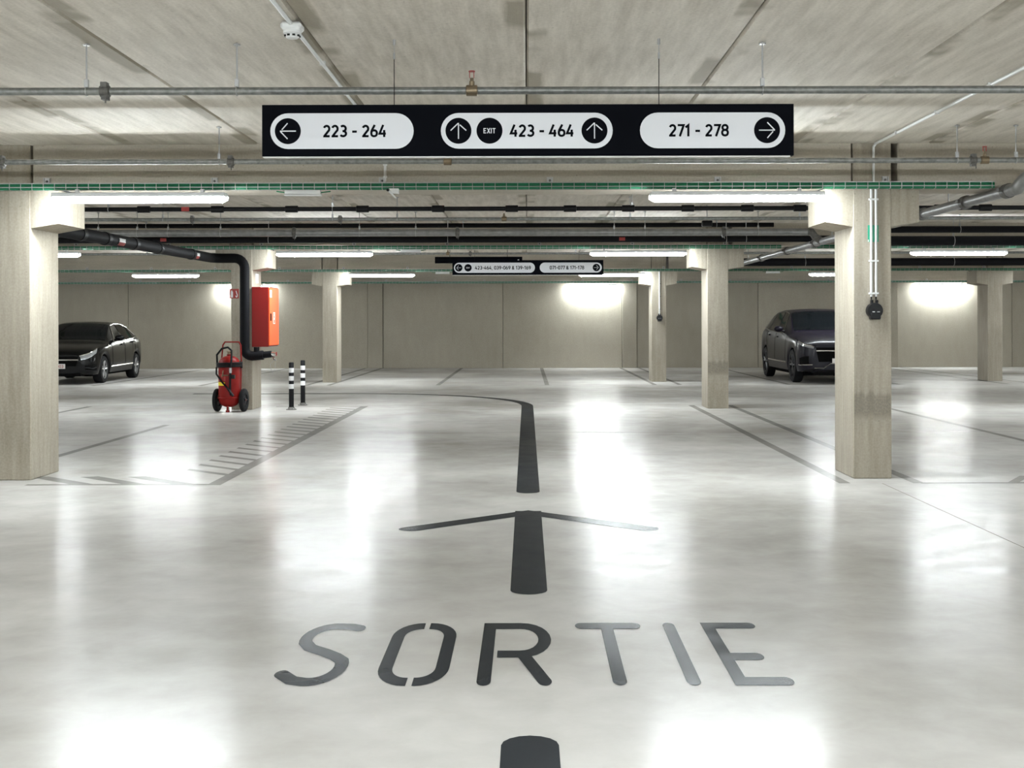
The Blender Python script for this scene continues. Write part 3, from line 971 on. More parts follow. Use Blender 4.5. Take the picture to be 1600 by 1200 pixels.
def strokes(mb, paths, w, cx, cz, s, y, rot=0):
    for k, p in enumerate(paths):
        q = [(x * math.cos(rot) - z * math.sin(rot), x * math.sin(rot) + z * math.cos(rot)) for x, z in p]
        v, f = ribbon(q, w, False, False, False)
        mb.add([(cx + a * s, y - k * 0.0002, cz + b * s) for a, b in v], f)


ARROW = [[(0, -0.62), (0, 0.60)], [(-0.60, 0.02), (-0.02, 0.58)], [(0.60, 0.02), (0.10, 0.46)]]


def sign(name, label, Y, x0, x1, z0, z1, panels, wires, scale):
    """panels: (pixel x0, x1, discs [(x, kind)], text, text x, text h) in metres from the sign's left edge"""
    t = thing(name, (x0, Y, z0), label, 'sign', 'hanging direction signs')
    W, H = x1 - x0, z1 - z0
    MB().bevbox(0, W, 0, 0.05, 0.006, H, 0.002).build('sign_panel', 'sign_black', t)
    MB().box(0.004, W - 0.02, 0.004, 0.046, 0.0, 0.006).build('edge_strip', 'sign_edge', t)
    for pa, pb, discs, txt, tx, th in panels:
        m = MB(); pill(m, pa, pb, H / 2 - 0.100, H / 2 + 0.100, -0.0015)
        p = m.build('white_field', 'sign_white', t)
        for dx, kind in discs:
            m = MB(); disc(m, dx, H / 2, 0.073, -0.0025)
            m.build('black_disc', 'sign_black', p)
            m = MB()
            if kind == 'EXIT':
                text_on('EXIT', dx, H / 2, 0.029, -0.0035, 0.17, 0.10, 'sign_white', p, 'letter')
            else:
                strokes(m, ARROW, 0.085, dx, H / 2, 0.073, -0.0035, {'up': 0, 'left': PI / 2, 'right': -PI / 2}[kind])
                m.build('arrow', 'sign_white', p, flat='-y')
        text_on(txt, tx, H / 2, th, -0.0025, 0.185, 0.085, 'sign_black', p)
    for wx in wires:
        MB().cyl((wx, 0.025, H), (wx, 0.025, CEIL - z0 - 0.10), 0.0025, 6).build('hanging_wire', 'black_pipe', t)
        m = MB().cyl((wx, 0.025, CEIL - z0 - 0.105), (wx, 0.025, CEIL - z0), 0.002, 6)
        m.lathe([(0.006, CEIL - z0 - 0.11), (0.006, CEIL - z0 - 0.075)], (wx, 0.025, 0), 'z', 8)
        m.lathe([(0.008, CEIL - z0 - 0.03), (0.008, CEIL - z0 + 0.002)], (wx, 0.025, 0), 'z', 8)
        m.build('wire_anchor', 'zinc', t)
    return t


K = 7.0 / FPX
sx = lambda px: (px - 410) * K
sign('direction_sign', 'large black hanging sign with three white number fields and arrows', 7.0, (410 - VPX) * K, (1241 - VPX) * K, EYE + (VPY - 245.5) * K, EYE + (VPY - 163) * K,
     [(sx(423), sx(647), [(sx(450.5), 'left')], '223 - 264', sx(555), 19 * K),
      (sx(689.5), sx(958), [(sx(717), 'up'), (sx(765.5), 'EXIT'), (sx(929.5), 'up')], '423 - 464', sx(847.5), 19 * K),
      (sx(1000.5), sx(1227.5), [(sx(1199), 'right')], '271 - 278', sx(1092.5), 19 * K)], [sx(616), sx(1031)], 1.0)
K2 = 24.6 / FPX
s2 = lambda px: (px - 707) * K2
sign('direction_sign', 'small far black hanging sign with two white number fields', 24.6, (707 - VPX) * K2, (943 - VPX) * K2, EYE + (VPY - 430) * K2, EYE + (VPY - 406.5) * K2,
     [(s2(709.5), s2(836), [(s2(717), 'left'), (s2(731.5), 'EXIT')], '423-464, 039-069 & 139-169', s2(786), 5.6 * K2),
      (s2(843.5), s2(940.5), [(s2(932), 'right')], '071-077 & 171-178', s2(886), 5.6 * K2)], [s2(742), s2(905)], 1.0)
t = thing('blank_sign_box', (px_x(748, 26.0), 26.0, 2.635), 'long blank black box hanging behind the small far direction sign', 'sign')
MB().bevbox(-0.91, 0.91, 0, 0.06, 0, 0.135, 0.003).build('sign_panel', 'sign_black', t)
MB().lathe([(0.018, -0.01), (0.018, 0.0)], (0.83, 0, 0.06), 'y', 12).build('white_dot', 'white_label', t)
for x in (-0.6, 0.6):
    MB().cyl((x, 0.03, 0.135), (x, 0.03, CEIL - 2.635), 0.006, 6).build('hanging_wire', 'black_pipe', t)

# ------------------------------------------------------------------ floor markings
ZP = 0.0016


def mark(name, polys, mat, parent=None, **k):
    """polys: list of (verts2d, faces) lying on the floor"""
    m = MB()
    for i, (v, f) in enumerate(polys):
        m.add([(x, y, ZP + 0.0003 * i) for x, y in v], f)
    return m.build(name, mat, parent, flat='+z', **k)


def rect(x0, x1, y0, y1):
    return [(x0, y0), (x1, y0), (x1, y1), (x0, y1)], [(0, 1, 2, 3)]


# SORTIE: stencil strokes 55 mm wide, letters stretched two to one along the lane
Y0, YH, SW = 4.832, 1.006, 0.056


def letter(paths, parent):
    polys = []
    for p, closed, c0, c1 in paths:
        v, f = ribbon(p, SW, closed, c0, c1)
        polys.append(([(x, Y0 + y * 2.0) for x, y in v], f))
    return mark('letter', polys, 'floor_paint', parent)


t = thing('floor_lettering', (0, 0, 0), 'dark painted word SORTIE in large stencil letters on the floor', 'floor marking')
hh = YH / 2            # unstretched height
lo, hi = SW / 2, YH / 2 - SW / 2
# S
xl, xr = -0.985, -0.765
mid = 0.258
S = [(-0.772, hi - 0.018)] + [(-0.81, hi - 0.004)] + arc(-0.875, hi - 0.108, 0.108, 0.108, 85, 200, 10) + \
    [(-0.94, 0.285), (-0.86, 0.245), (-0.81, 0.215)] + arc(-0.868, lo + 0.108, 0.105, 0.108, 25, -95, 10) + [(-0.93, lo + 0.012), (-0.985, lo + 0.055)]
letter([(S, False, True, True)], t)
# O in two halves
xl, xr = -0.578, -0.346
xm = (xl + xr) / 2
r = 0.098
left = [(xm - 0.012, hi)] + arc(xl + r, hi - r, r, r, 92, 180, 8) + arc(xl + r, lo + r, r, r, 180, 268, 8) + [(xm - 0.012, lo)]
right = [(xm + 0.012, hi)] + arc(xr - r, hi - r, r, r, 88, 0, 8) + arc(xr - r, lo + r, r, r, 0, -88, 8) + [(xm + 0.012, lo)]
letter([(left, False, False, False), (right, False, False, False)], t)
# R
xs_ = -0.172
letter([([(xs_, lo), (xs_, hi), (-0.03, hi)] + arc(-0.03, hi - 0.122, 0.107, 0.122, 90, -90, 12) + [(-0.128, hi - 0.244)], False, True, False),
        ([(-0.02, hi - 0.244), (0.068, lo)], False, False, True)], t)
letter([([(0.248, hi), (0.495, hi)], False, True, True), ([(0.366, hi), (0.362, lo)], False, False, True)], t)
letter([([(0.654, hi), (0.651, lo)], False, True, True)], t)
letter([([(1.026, hi), (0.834, hi), (0.834, lo), (1.016, lo)], False, True, True), ([(0.834, 0.208), (0.966, 0.208)], False, False, True)], t)

# lane line dashes and the arrow
LW = 0.193


def dash(y0, y1, cap0=True, cap1=True):
    return ribbon([(0.008, y0 + (LW / 2 if cap0 else 0)), (0.008, y1 - (LW / 2 if cap1 else 0))], LW, False, cap0, cap1)


mark('lane_dash', [dash(1.45, 4.25)], 'floor_paint', label='dark painted lane dash before the word SORTIE', cat='floor marking')
t = thing('arrow_marking', (0, 0, 0), 'dark painted floor arrow pointing ahead past the word SORTIE', 'floor marking')
mark('arrow_shaft', [dash(6.45, 9.30, True, False)], 'floor_paint', t)
v, f = ribbon([(-0.79, 8.50), (0.008, 9.22), (0.81, 8.50)], 0.17)
ZP = 0.0019
mark('arrow_head', [(v, f)], 'floor_paint', t)
ZP = 0.0016
curve = [(0.008, 10.36), (0.008, 20.9)] + arc(-3.5, 20.9, 3.508, 3.75, 4, 90, 20) + [(-5.2, 24.68), (-6.6, 24.7)]
mark('lane_line', [ribbon(curve, LW, False, True, False)], 'floor_paint', label='dark painted lane line running ahead then curving left', cat='floor marking')

# bay lines
BL = 0.10
for x, lb in ((-9.72, 'grey painted bay line along the flank of the black hatchback'), (-7.30, 'grey painted back-wall bay line behind the red wheeled extinguisher'),
              (-4.93, 'grey painted back-wall bay line just left of the column behind the bollards'), (-4.43, 'grey painted back-wall bay line from the column behind the bollards'),
              (-1.99, 'grey painted back-wall bay line where the curving lane line ends'), (0.45, 'grey painted back-wall bay line straight behind the lane line'),
              (2.86, 'grey painted back-wall bay line from the far socket-box column'), (3.42, 'grey painted back-wall bay line behind the far socket-box column'),
              (5.85, 'grey painted bay line along the flank of the dark SUV'), (8.30, 'grey painted bay line on the hidden side of the dark SUV'),
              (10.75, 'grey painted back-wall bay line from the far plain column'), (11.4, 'grey painted back-wall bay line behind the far plain column')):
    mark('bay_line', [rect(x - BL / 2, x + BL / 2, 27.85, 38.12)], 'worn_paint', label=lb, cat='floor marking', group='bay lines at the back wall')
for x, lb in ((2.765, 'grey painted bay line along the aisle side of the socket-box column'), (3.41, 'grey painted bay line behind the socket-box column'),
              (5.85, 'pale worn bay line in the bay right of the socket-box column'), (-4.96, 'grey painted bay line behind the bare hatched-edge column'),
              (-7.35, 'grey painted bay line leading towards the black hatchback')):
    mark('bay_line', [rect(x - BL / 2, x + BL / 2, 10.85, 17.2 if x == -4.96 else 21.0)], 'worn_paint', label=lb, cat='floor marking', group='bay lines between the columns')

# hatched keep-clear band on the left of the aisle
t = thing('hatch_marking', (0, 0, 0), 'grey hatched keep-clear marking around the bollards and hydrant', 'floor marking')
mark('border_line', [rect(-2.78, -2.66, 10.82, 20.95)], 'worn_paint', t)
mark('border_line', [rect(-4.36, -2.78, 10.82, 10.90)], 'worn_paint', t)
mark('border_line', [rect(-4.2, -2.78, 20.85, 20.95)], 'worn_paint', t)
y = 11.55
while y < 20.3:
    w = 0.085
    mark('hatch_stroke', [([(-2.78, y - w * 0.7), (-2.78, y + w * 0.7), (-3.25, y + 0.42 + w * 0.7), (-3.25, y + 0.42 - w * 0.7)], [(0, 1, 2, 3)])], 'worn_paint', t)
    y += 0.41
for xa in (-3.92, -3.46, -3.03):
    w = 0.08
    mark('hatch_stroke', [([(xa - w, 10.90), (xa + w * 1.6, 10.90), (xa - 0.55 + w, 11.45), (xa - 0.60 - w * 0.3, 11.40)], [(0, 1, 2, 3)])], 'worn_paint', t)
t = thing('hatch_marking', (0, 0, 0), 'grey hatched marking at the foot of the socket-box column bay', 'floor marking')
mark('border_line', [rect(3.42, 6.6, 10.82, 10.90)], 'worn_paint', t)
for xa in (4.2, 4.7, 5.2):
    mark('hatch_stroke', [([(xa, 10.90), (xa + 0.10, 10.90), (xa + 0.38, 11.35), (xa + 0.28, 11.35)], [(0, 1, 2, 3)])], 'worn_paint', t)

# ------------------------------------------------------------------ hydrant cabinet
CX, CY, CZ = -4.444, 20.17, 1.016
t = thing('hydrant_cabinet', (CX, CY, CZ), 'red fire hydrant cabinet on the side of a column', 'cabinet')
MB().bevbox(0, 0.27, 0, 0.77, 0, 0.97, 0.006).build('cabinet_body', 'red_paint', t)
dr = MB().bevbox(0.268, 0.288, 0.012, 0.758, 0.02, 0.955, 0.004).build('cabinet_door', 'lit_door_red', t)
MB().box(0.288, 0.306, 0.055, 0.085, 0.42, 0.54).build('door_handle', 'black_plastic', dr)
m = MB()
yz = lambda a, b_: (0.2895, a, b_)
for (ya, yb, za, zb) in [(0.28, 0.44, 0.37, 0.385), (0.28, 0.44, 0.545, 0.56), (0.28, 0.295, 0.37, 0.56), (0.425, 0.44, 0.37, 0.56)]:
    m.box(0.288, 0.290, ya, yb, za, zb)
for k in range(9):
    a = PI * k / 8
m.add([(0.2902, 0.36 + 0.05 * math.cos(2 * PI * k / 20), 0.485 + 0.05 * math.sin(2 * PI * k / 20)) for k in range(20)] +
      [(0.2902, 0.36 + 0.03 * math.cos(2 * PI * k / 20), 0.485 + 0.03 * math.sin(2 * PI * k / 20)) for k in range(20)],
      [(k, (k + 1) % 20, 20 + (k + 1) % 20, 20 + k) for k in range(20)])
m.box(0.288, 0.290, 0.31, 0.325, 0.39, 0.48)
m.build('hose_reel_pictogram', 'white_label', dr)
MB().box(0.288, 0.290, 0.03, 0.17, 0.80, 0.92).build('instruction_sticker', 'white_label', dr)
t = thing('fire_sign', (-4.735, BEAM_Y[4] - 0.004, 1.80), 'small red fire extinguisher pictogram sign on the hydrant column', 'sign')
MB().bevbox(-0.075, 0.075, 0, 0.004, 0, 0.155, 0.001).build('plate', 'red_plastic', t)
m = MB(); m.box(-0.055, -0.02, -0.002, 0.0, 0.015, 0.11); m.box(-0.05, -0.03, -0.002, 0, 0.11, 0.13); m.build('extinguisher_pictogram', 'white_label', t)
m = MB(); v, f = ribbon(arc(0.038, 0.05, 0.012, 0.028, 200, 430, 10) + [(0.03, 0.12)], 0.012); m.add([(a, -0.0015, b) for a, b in v], f)
m.build('flame_pictogram', 'white_label', t)
t = thing('side_label', (-4.443, 20.45, 2.06), 'small white notice high on the lit side of the hydrant column', 'notice')
MB().box(0, 0.003, 0, 0.22, 0, 0.15).build('sheet', 'white_label', t)
for zz in (0.03, 0.06, 0.09, 0.12):
    MB().box(0.003, 0.004, 0.05, 0.17, zz, zz + 0.015).build('text_line', 'dark_alloy', t)

# ------------------------------------------------------------------ wheeled extinguisher
t = thing('wheeled_extinguisher', (-4.70, 19.72, 0), 'red wheeled fire extinguisher with coiled black hose beside a column', 'fire extinguisher', rz=math.radians(-5))
MB().lathe([(0.001, 0.075), (0.06, 0.08), (0.12, 0.105), (0.155, 0.15), (0.168, 0.20), (0.17, 0.24), (0.17, 0.74), (0.16, 0.80), (0.13, 0.845), (0.08, 0.875), (0.04, 0.885), (0.04, 0.91), (0.001, 0.912)], (0, 0, 0), 'z', 28).build('tank', 'red_paint', t, smooth=50)
m = MB()
m.tube([(-0.15, 0.09, 0.22), (-0.16, 0.10, 0.80), (-0.145, 0.12, 1.05), (-0.115, 0.13, 1.10), (0.115, 0.13, 1.10), (0.145, 0.12, 1.05), (0.16, 0.10, 0.80), (0.15, 0.09, 0.22)], 0.012, 10)
m.build('handle_frame', 'red_paint', t, smooth=True)
MB().cyl((-0.25, 0.06, 0.18), (0.25, 0.06, 0.18), 0.014, 10).build('axle', 'red_paint', t, smooth=True)
m = MB(); m.tube([(0.172 * math.cos(2 * PI * k / 24), 0.172 * math.sin(2 * PI * k / 24), 0.225) for k in range(24)], 0.012, 8, closed=True); m.build('tank_band', 'red_paint', t, smooth=True)
m = MB(); m.tube([(0, -0.08, 0.10), (0, -0.09, 0.03)], 0.018, 10); m.lathe([(0.03, 0.0), (0.03, 0.03)], (0, -0.09, 0), 'z', 12); m.build('front_foot', 'red_paint', t)
for s in (-1, 1):
    w = MB().lathe([(0.10, -0.028), (0.165, -0.032), (0.180, -0.022), (0.183, 0.0), (0.180, 0.022), (0.165, 0.032), (0.10, 0.028), (0.10, -0.028)], (s * 0.215, 0.06, 0.183), 'x', 28, cap=False).build('wheel', 'rubber', t, smooth=40)
    hb = MB().lathe([(0.03, -0.034), (0.03, 0.034)], (s * 0.215, 0.06, 0.183), 'x', 14)
    hb.lathe([(0.102, -0.012), (0.102, 0.012)], (s * 0.215, 0.06, 0.183), 'x', 24)
    for k in range(5):
        a = 2 * PI * k / 5
        hb.cyl((s * 0.232, 0.06 + 0.03 * math.cos(a), 0.183 + 0.03 * math.sin(a)), (s * 0.232, 0.06 + 0.1 * math.cos(a), 0.183 + 0.1 * math.sin(a)), 0.010, 6)
    hb.build('wheel_hub', 'dark_alloy', w, smooth=30)
m = MB()
coil = []
for k in range(70):
    a = 2 * PI * k / 22
    coil.append((0.195 * math.cos(a) - 0.0, 0.195 * math.sin(a), 0.70 + 0.026 * (k / 22)))
m.tube(coil, 0.013, 8)
m.tube([(-0.19, -0.02, 0.77), (-0.185, -0.05, 0.90), (-0.10, -0.06, 1.00), (0.0, -0.07, 1.02), (0.07, -0.10, 0.97), (0.09, -0.17, 0.82), (0.085, -0.21, 0.68), (0.075, -0.19, 0.50), (0.07, -0.185, 0.36), (0.085, -0.19, 0.27)], 0.016, 8)
m.tube([(-0.20, -0.03, 0.70), (-0.17, -0.12, 0.60), (-0.05, -0.19, 0.47), (0.06, -0.20, 0.36), (0.13, -0.20, 0.27)], 0.014, 8)
m.build('hose', 'rubber', t, smooth=True)
MB().tube([(0.02, -0.20, 0.40), (0.13, -0.205, 0.26)], [0.014, 0.02], 10).build('discharge_nozzle', 'black_plastic', t, smooth=30)
MB().lathe([(0.02, 0.62), (0.022, 0.66), (0.022, 0.70)], (0.085, -0.205, 0), 'z', 10).build('hose_ferrule', 'zinc', t, smooth=30)
MB().lathe([(0.03, 0.91), (0.03, 0.94), (0.045, 0.945), (0.045, 0.955), (0.02, 0.96)], (0.0, 0, 0), 'z', 14).build('valve', 'brass', t, smooth=30)
m = MB(); m.tube([(-0.06, -0.18, 0.56), (-0.04, -0.20, 0.60), (-0.03, -0.21, 0.66)], 0.010, 8); m.tube([(-0.06, -0.185, 0.58), (0.05, -0.19, 0.585)], 0.009, 8); m.build('squeeze_grip', 'brass', t, smooth=True)
m = MB(); m.grid([[(0.1715 * math.cos(a), 0.1715 * math.sin(a), z) for a in [math.radians(-150 + 55 * k / 8) for k in range(9)]] for z in (0.42, 0.475)]); m.build('yellow_label', 'yellow_label', t)
m = MB(); m.grid([[(0.171 * math.cos(a), 0.171 * math.sin(a), z) for a in [math.radians(-152 + 60 * k / 8) for k in range(9)]] for z in (0.49, 0.60)]); m.build('instruction_label', 'red_plastic', t)
MB().cbox((0.11, -0.17, 0.56), (0.07, 0.04, 0.06)).build('hose_clamp', 'black_plastic', t)

# ------------------------------------------------------------------ striped bollards
def bollard(loc, label):
    t = thing('striped_bollard', loc, label, 'bollard', 'striped bollards beside the hydrant')
    MB().lathe([(0.085, 0), (0.085, 0.008), (0.06, 0.02), (0.046, 0.045)], (0, 0, 0), 'z', 24).build('base_plate', 'cast_grey', t, smooth=40)
    MB().lathe([(0.043, 0.02), (0.040, 0.06), (0.040, 0.755), (0.032, 0.765), (0.001, 0.766)], (0, 0, 0), 'z', 22).build('post', 'rubber', t, smooth=40)
    for z0, z1 in ((0.34, 0.415), (0.47, 0.545), (0.60, 0.675)):
        MB().lathe([(0.0412, z0), (0.0418, z0 + 0.003), (0.0418, z1 - 0.003), (0.0412, z1)], (0, 0, 0), 'z', 22, cap=False).build('white_band', 'white_label', t, smooth=40)
    for k in range(4):
        a = PI / 4 + PI / 2 * k
        MB().lathe([(0.008, 0.012), (0.008, 0.024)], (0.068 * math.cos(a), 0.068 * math.sin(a), 0), 'z', 6).build('fixing_bolt', 'zinc', t)
    return t


x, y = floor_pt(455, 639.5)
bollard((x, y, 0), 'black and white striped bollard nearer the red wheeled extinguisher')
x, y = floor_pt(473, 632.5)
bollard((x, y, 0), 'black and white striped bollard farther from the red wheeled extinguisher')

# ------------------------------------------------------------------ cars
def pchip(xs_, ys_, x):
    """monotone-ish cubic interpolation"""
    n = len(xs_)
    if x <= xs_[0]: return ys_[0]
    if x >= xs_[-1]: return ys_[-1]
    i = 0
    while x > xs_[i + 1]: i += 1

    def slope(k):
        if k == 0: return (ys_[1] - ys_[0]) / (xs_[1] - xs_[0])
        if k == n - 1: return (ys_[-1] - ys_[-2]) / (xs_[-1] - xs_[-2])
        a = (ys_[k] - ys_[k - 1]) / (xs_[k] - xs_[k - 1]); b = (ys_[k + 1] - ys_[k]) / (xs_[k + 1] - xs_[k])
        return 0 if a * b <= 0 else 2 * a * b / (a + b)
    h = xs_[i + 1] - xs_[i]
    t_ = (x - xs_[i]) / h
    m0, m1 = slope(i) * h, slope(i + 1) * h
    t2, t3 = t_ * t_, t_ ** 3
    return (2 * t3 - 3 * t2 + 1) * ys_[i] + (t3 - 2 * t2 + t_) * m0 + (-2 * t3 + 3 * t2) * ys_[i + 1] + (t3 - t2) * m1


class Car:
    """lofted car body: stations s (m from the front), half sections from sill to roof"""

    def __init__(self, P):
        self.P = P

    def c(self, key, s):
        a = self.P[key]
        return pchip([p[0] for p in a], [p[1] for p in a], s)

    def section(self, s):
        P = self.P
        zb, zs, zr, zc = self.c('sill', s), self.c('belt', s), self.c('rail', s), self.c('top', s)
        ws, wr = self.c('w', s), self.c('wr', s)
        z2 = zb + 0.03
        for xw in P['wheels']:
            d = abs(s - xw)
            if d < P['arch']:
                z2 = max(z2, P['wr_'] + math.sqrt(P['arch'] ** 2 - d * d) * 1.0)
        zin = max(zb, 0.0)
        z3 = z2 + (zs - z2) * 0.45
        return [(0.0, zin), (ws - 0.26, zin), (ws - 0.26, z2 - 0.005), (ws - 0.015, z2), (ws + 0.012, z2 + 0.4 * (z3 - z2)), (ws + 0.015, z3), (ws, z3 + (zs - z3) * 0.72), (ws - 0.035, zs),
                (ws - 0.035 + (wr - ws + 0.035) * 0.5, zs + (zr - zs) * 0.52), (wr, zr), (wr * 0.86, zr + (zc - zr) * 0.55), (wr * 0.5, zr + (zc - zr) * 0.9), (0, zc)]

    def pt(self, s, j, u, side, off=0.0):
        """point on the skin: between section points j and j+1"""
        def base(s_, jj):
            sec = self.section(s_)
            k = min(int(jj), len(sec) - 2)
            f = jj - k
            a, b = sec[k], sec[k + 1]
            return Vector((side * (a[0] + (b[0] - a[0]) * f), s_, a[1] + (b[1] - a[1]) * f))
        jj = j + u
        p = base(s, jj)
        if off:
            e = 0.02
            du = base(s, min(jj + e, 11.99)) - base(s, max(jj - e, 0))
            ds = base(min(s + 0.02, self.P['L']), jj) - base(max(s - 0.02, 0), jj)
            n = du.cross(ds)
            if n.length > 1e-9:
                n.normalize()
                if n.x * side < 0 and abs(n.x) > 0.3 or (abs(n.x) <= 0.3 and n.z < 0):
                    n = -n
                p = p + n * off
        return p

    def body(self, parent, mat):
        L = self.P['L']
        ss = [L * i / 80 for i in range(81)] + [0.012, 0.03, 0.09]
        for xw in self.P['wheels']:
            for d in (-1, 1):
                ss += [xw + d * self.P['arch'] * k for k in (0.999, 0.97, 0.9)]
        ss = sorted(set(round(s, 4) for s in ss if 0 <= s <= L))
        rows = []
        for s in ss:
            sec = self.section(s)
            rows.append([(-x, s, z) for x, z in reversed(sec)] + [(x, s, z) for x, z in sec[1:]])
        n = len(rows[0])
        m = MB().grid(rows)
        m.f.append(tuple(range(n)))
        m.f.append(tuple(range((len(rows) - 1) * n, len(rows) * n)))
        return m.build('body', mat, parent, smooth=38)

    def patch(self, corners, side, off, n=8):
        """corners: four (s, j) corners, counter clockwise, bilinear between"""
        (a, b, c, d) = corners
        rows = []
        for i in range(n + 1):
            f = i / n
            row = []
            for k in range(n + 1):
                g = k / n
                s = (a[0] * (1 - g) + b[0] * g) * (1 - f) + (d[0] * (1 - g) + c[0] * g) * f
                j = (a[1] * (1 - g) + b[1] * g) * (1 - f) + (d[1] * (1 - g) + c[1] * g) * f
                row.append(tuple(self.pt(s, j, 0, side, off)))
            rows.append(row)
        return MB().grid(rows)

    def line(self, pts, side, off, r):
        P = []
        for (a, b) in zip(pts[:-1], pts[1:]):
            for k in range(6):
                f = k / 6
                P.append(self.pt(a[0] + (b[0] - a[0]) * f, a[1] + (b[1] - a[1]) * f, 0, side, off))
        P.append(self.pt(pts[-1][0], pts[-1][1], 0, side, off))
        return MB().tube(P, r, 6)


def car_wheel(parent, x, s, R, side, rim_mat, spokes):
    w = 0.105
    prof = [(R * 0.68, -w), (R * 0.95, -w * 0.98), (R, -w * 0.7), (R, w * 0.7), (R * 0.95, w * 0.98), (R * 0.68, w), (R * 0.66, 0.0), (R * 0.68, -w)]
    o = MB().lathe(prof, (x - side * w, s, R), 'x', 32, cap=False).build('wheel', 'rubber', parent, smooth=40)
    m = MB()
    xo = x - side * 0.018
    m.lathe([(R * 0.70, -0.01), (R * 0.70, 0.012), (R * 0.64, 0.012), (R * 0.64, -0.01), (R * 0.70, -0.01)], (xo, s, R), 'x', 32, cap=False)
    m.lathe([(R * 0.16, -0.03), (R * 0.15, 0.004), (0.001, 0.006)] if side > 0 else [(R * 0.16, 0.03), (R * 0.15, -0.004), (0.001, -0.006)], (xo, s, R), 'x', 16)
    for k in range(spokes):
        for dl in (-0.14, 0.14):
            a = 2 * PI * k / spokes + 0.3
            a0, a1 = a + dl * 0.8, a + dl * 1.35
            m.tube([(xo - side * 0.006, s + R * 0.12 * math.cos(a0), R + R * 0.12 * math.sin(a0)), (xo, s + R * 0.66 * math.cos(a1), R + R * 0.66 * math.sin(a1))], [R * 0.055, R * 0.05], 6)
    m.build('rim', rim_mat, o, smooth=40)
    MB().lathe([(R * 0.66, -0.004), (R * 0.66, 0.004)], (x - side * 0.075, s, R), 'x', 24).build('brake_disc', 'underbody', o)


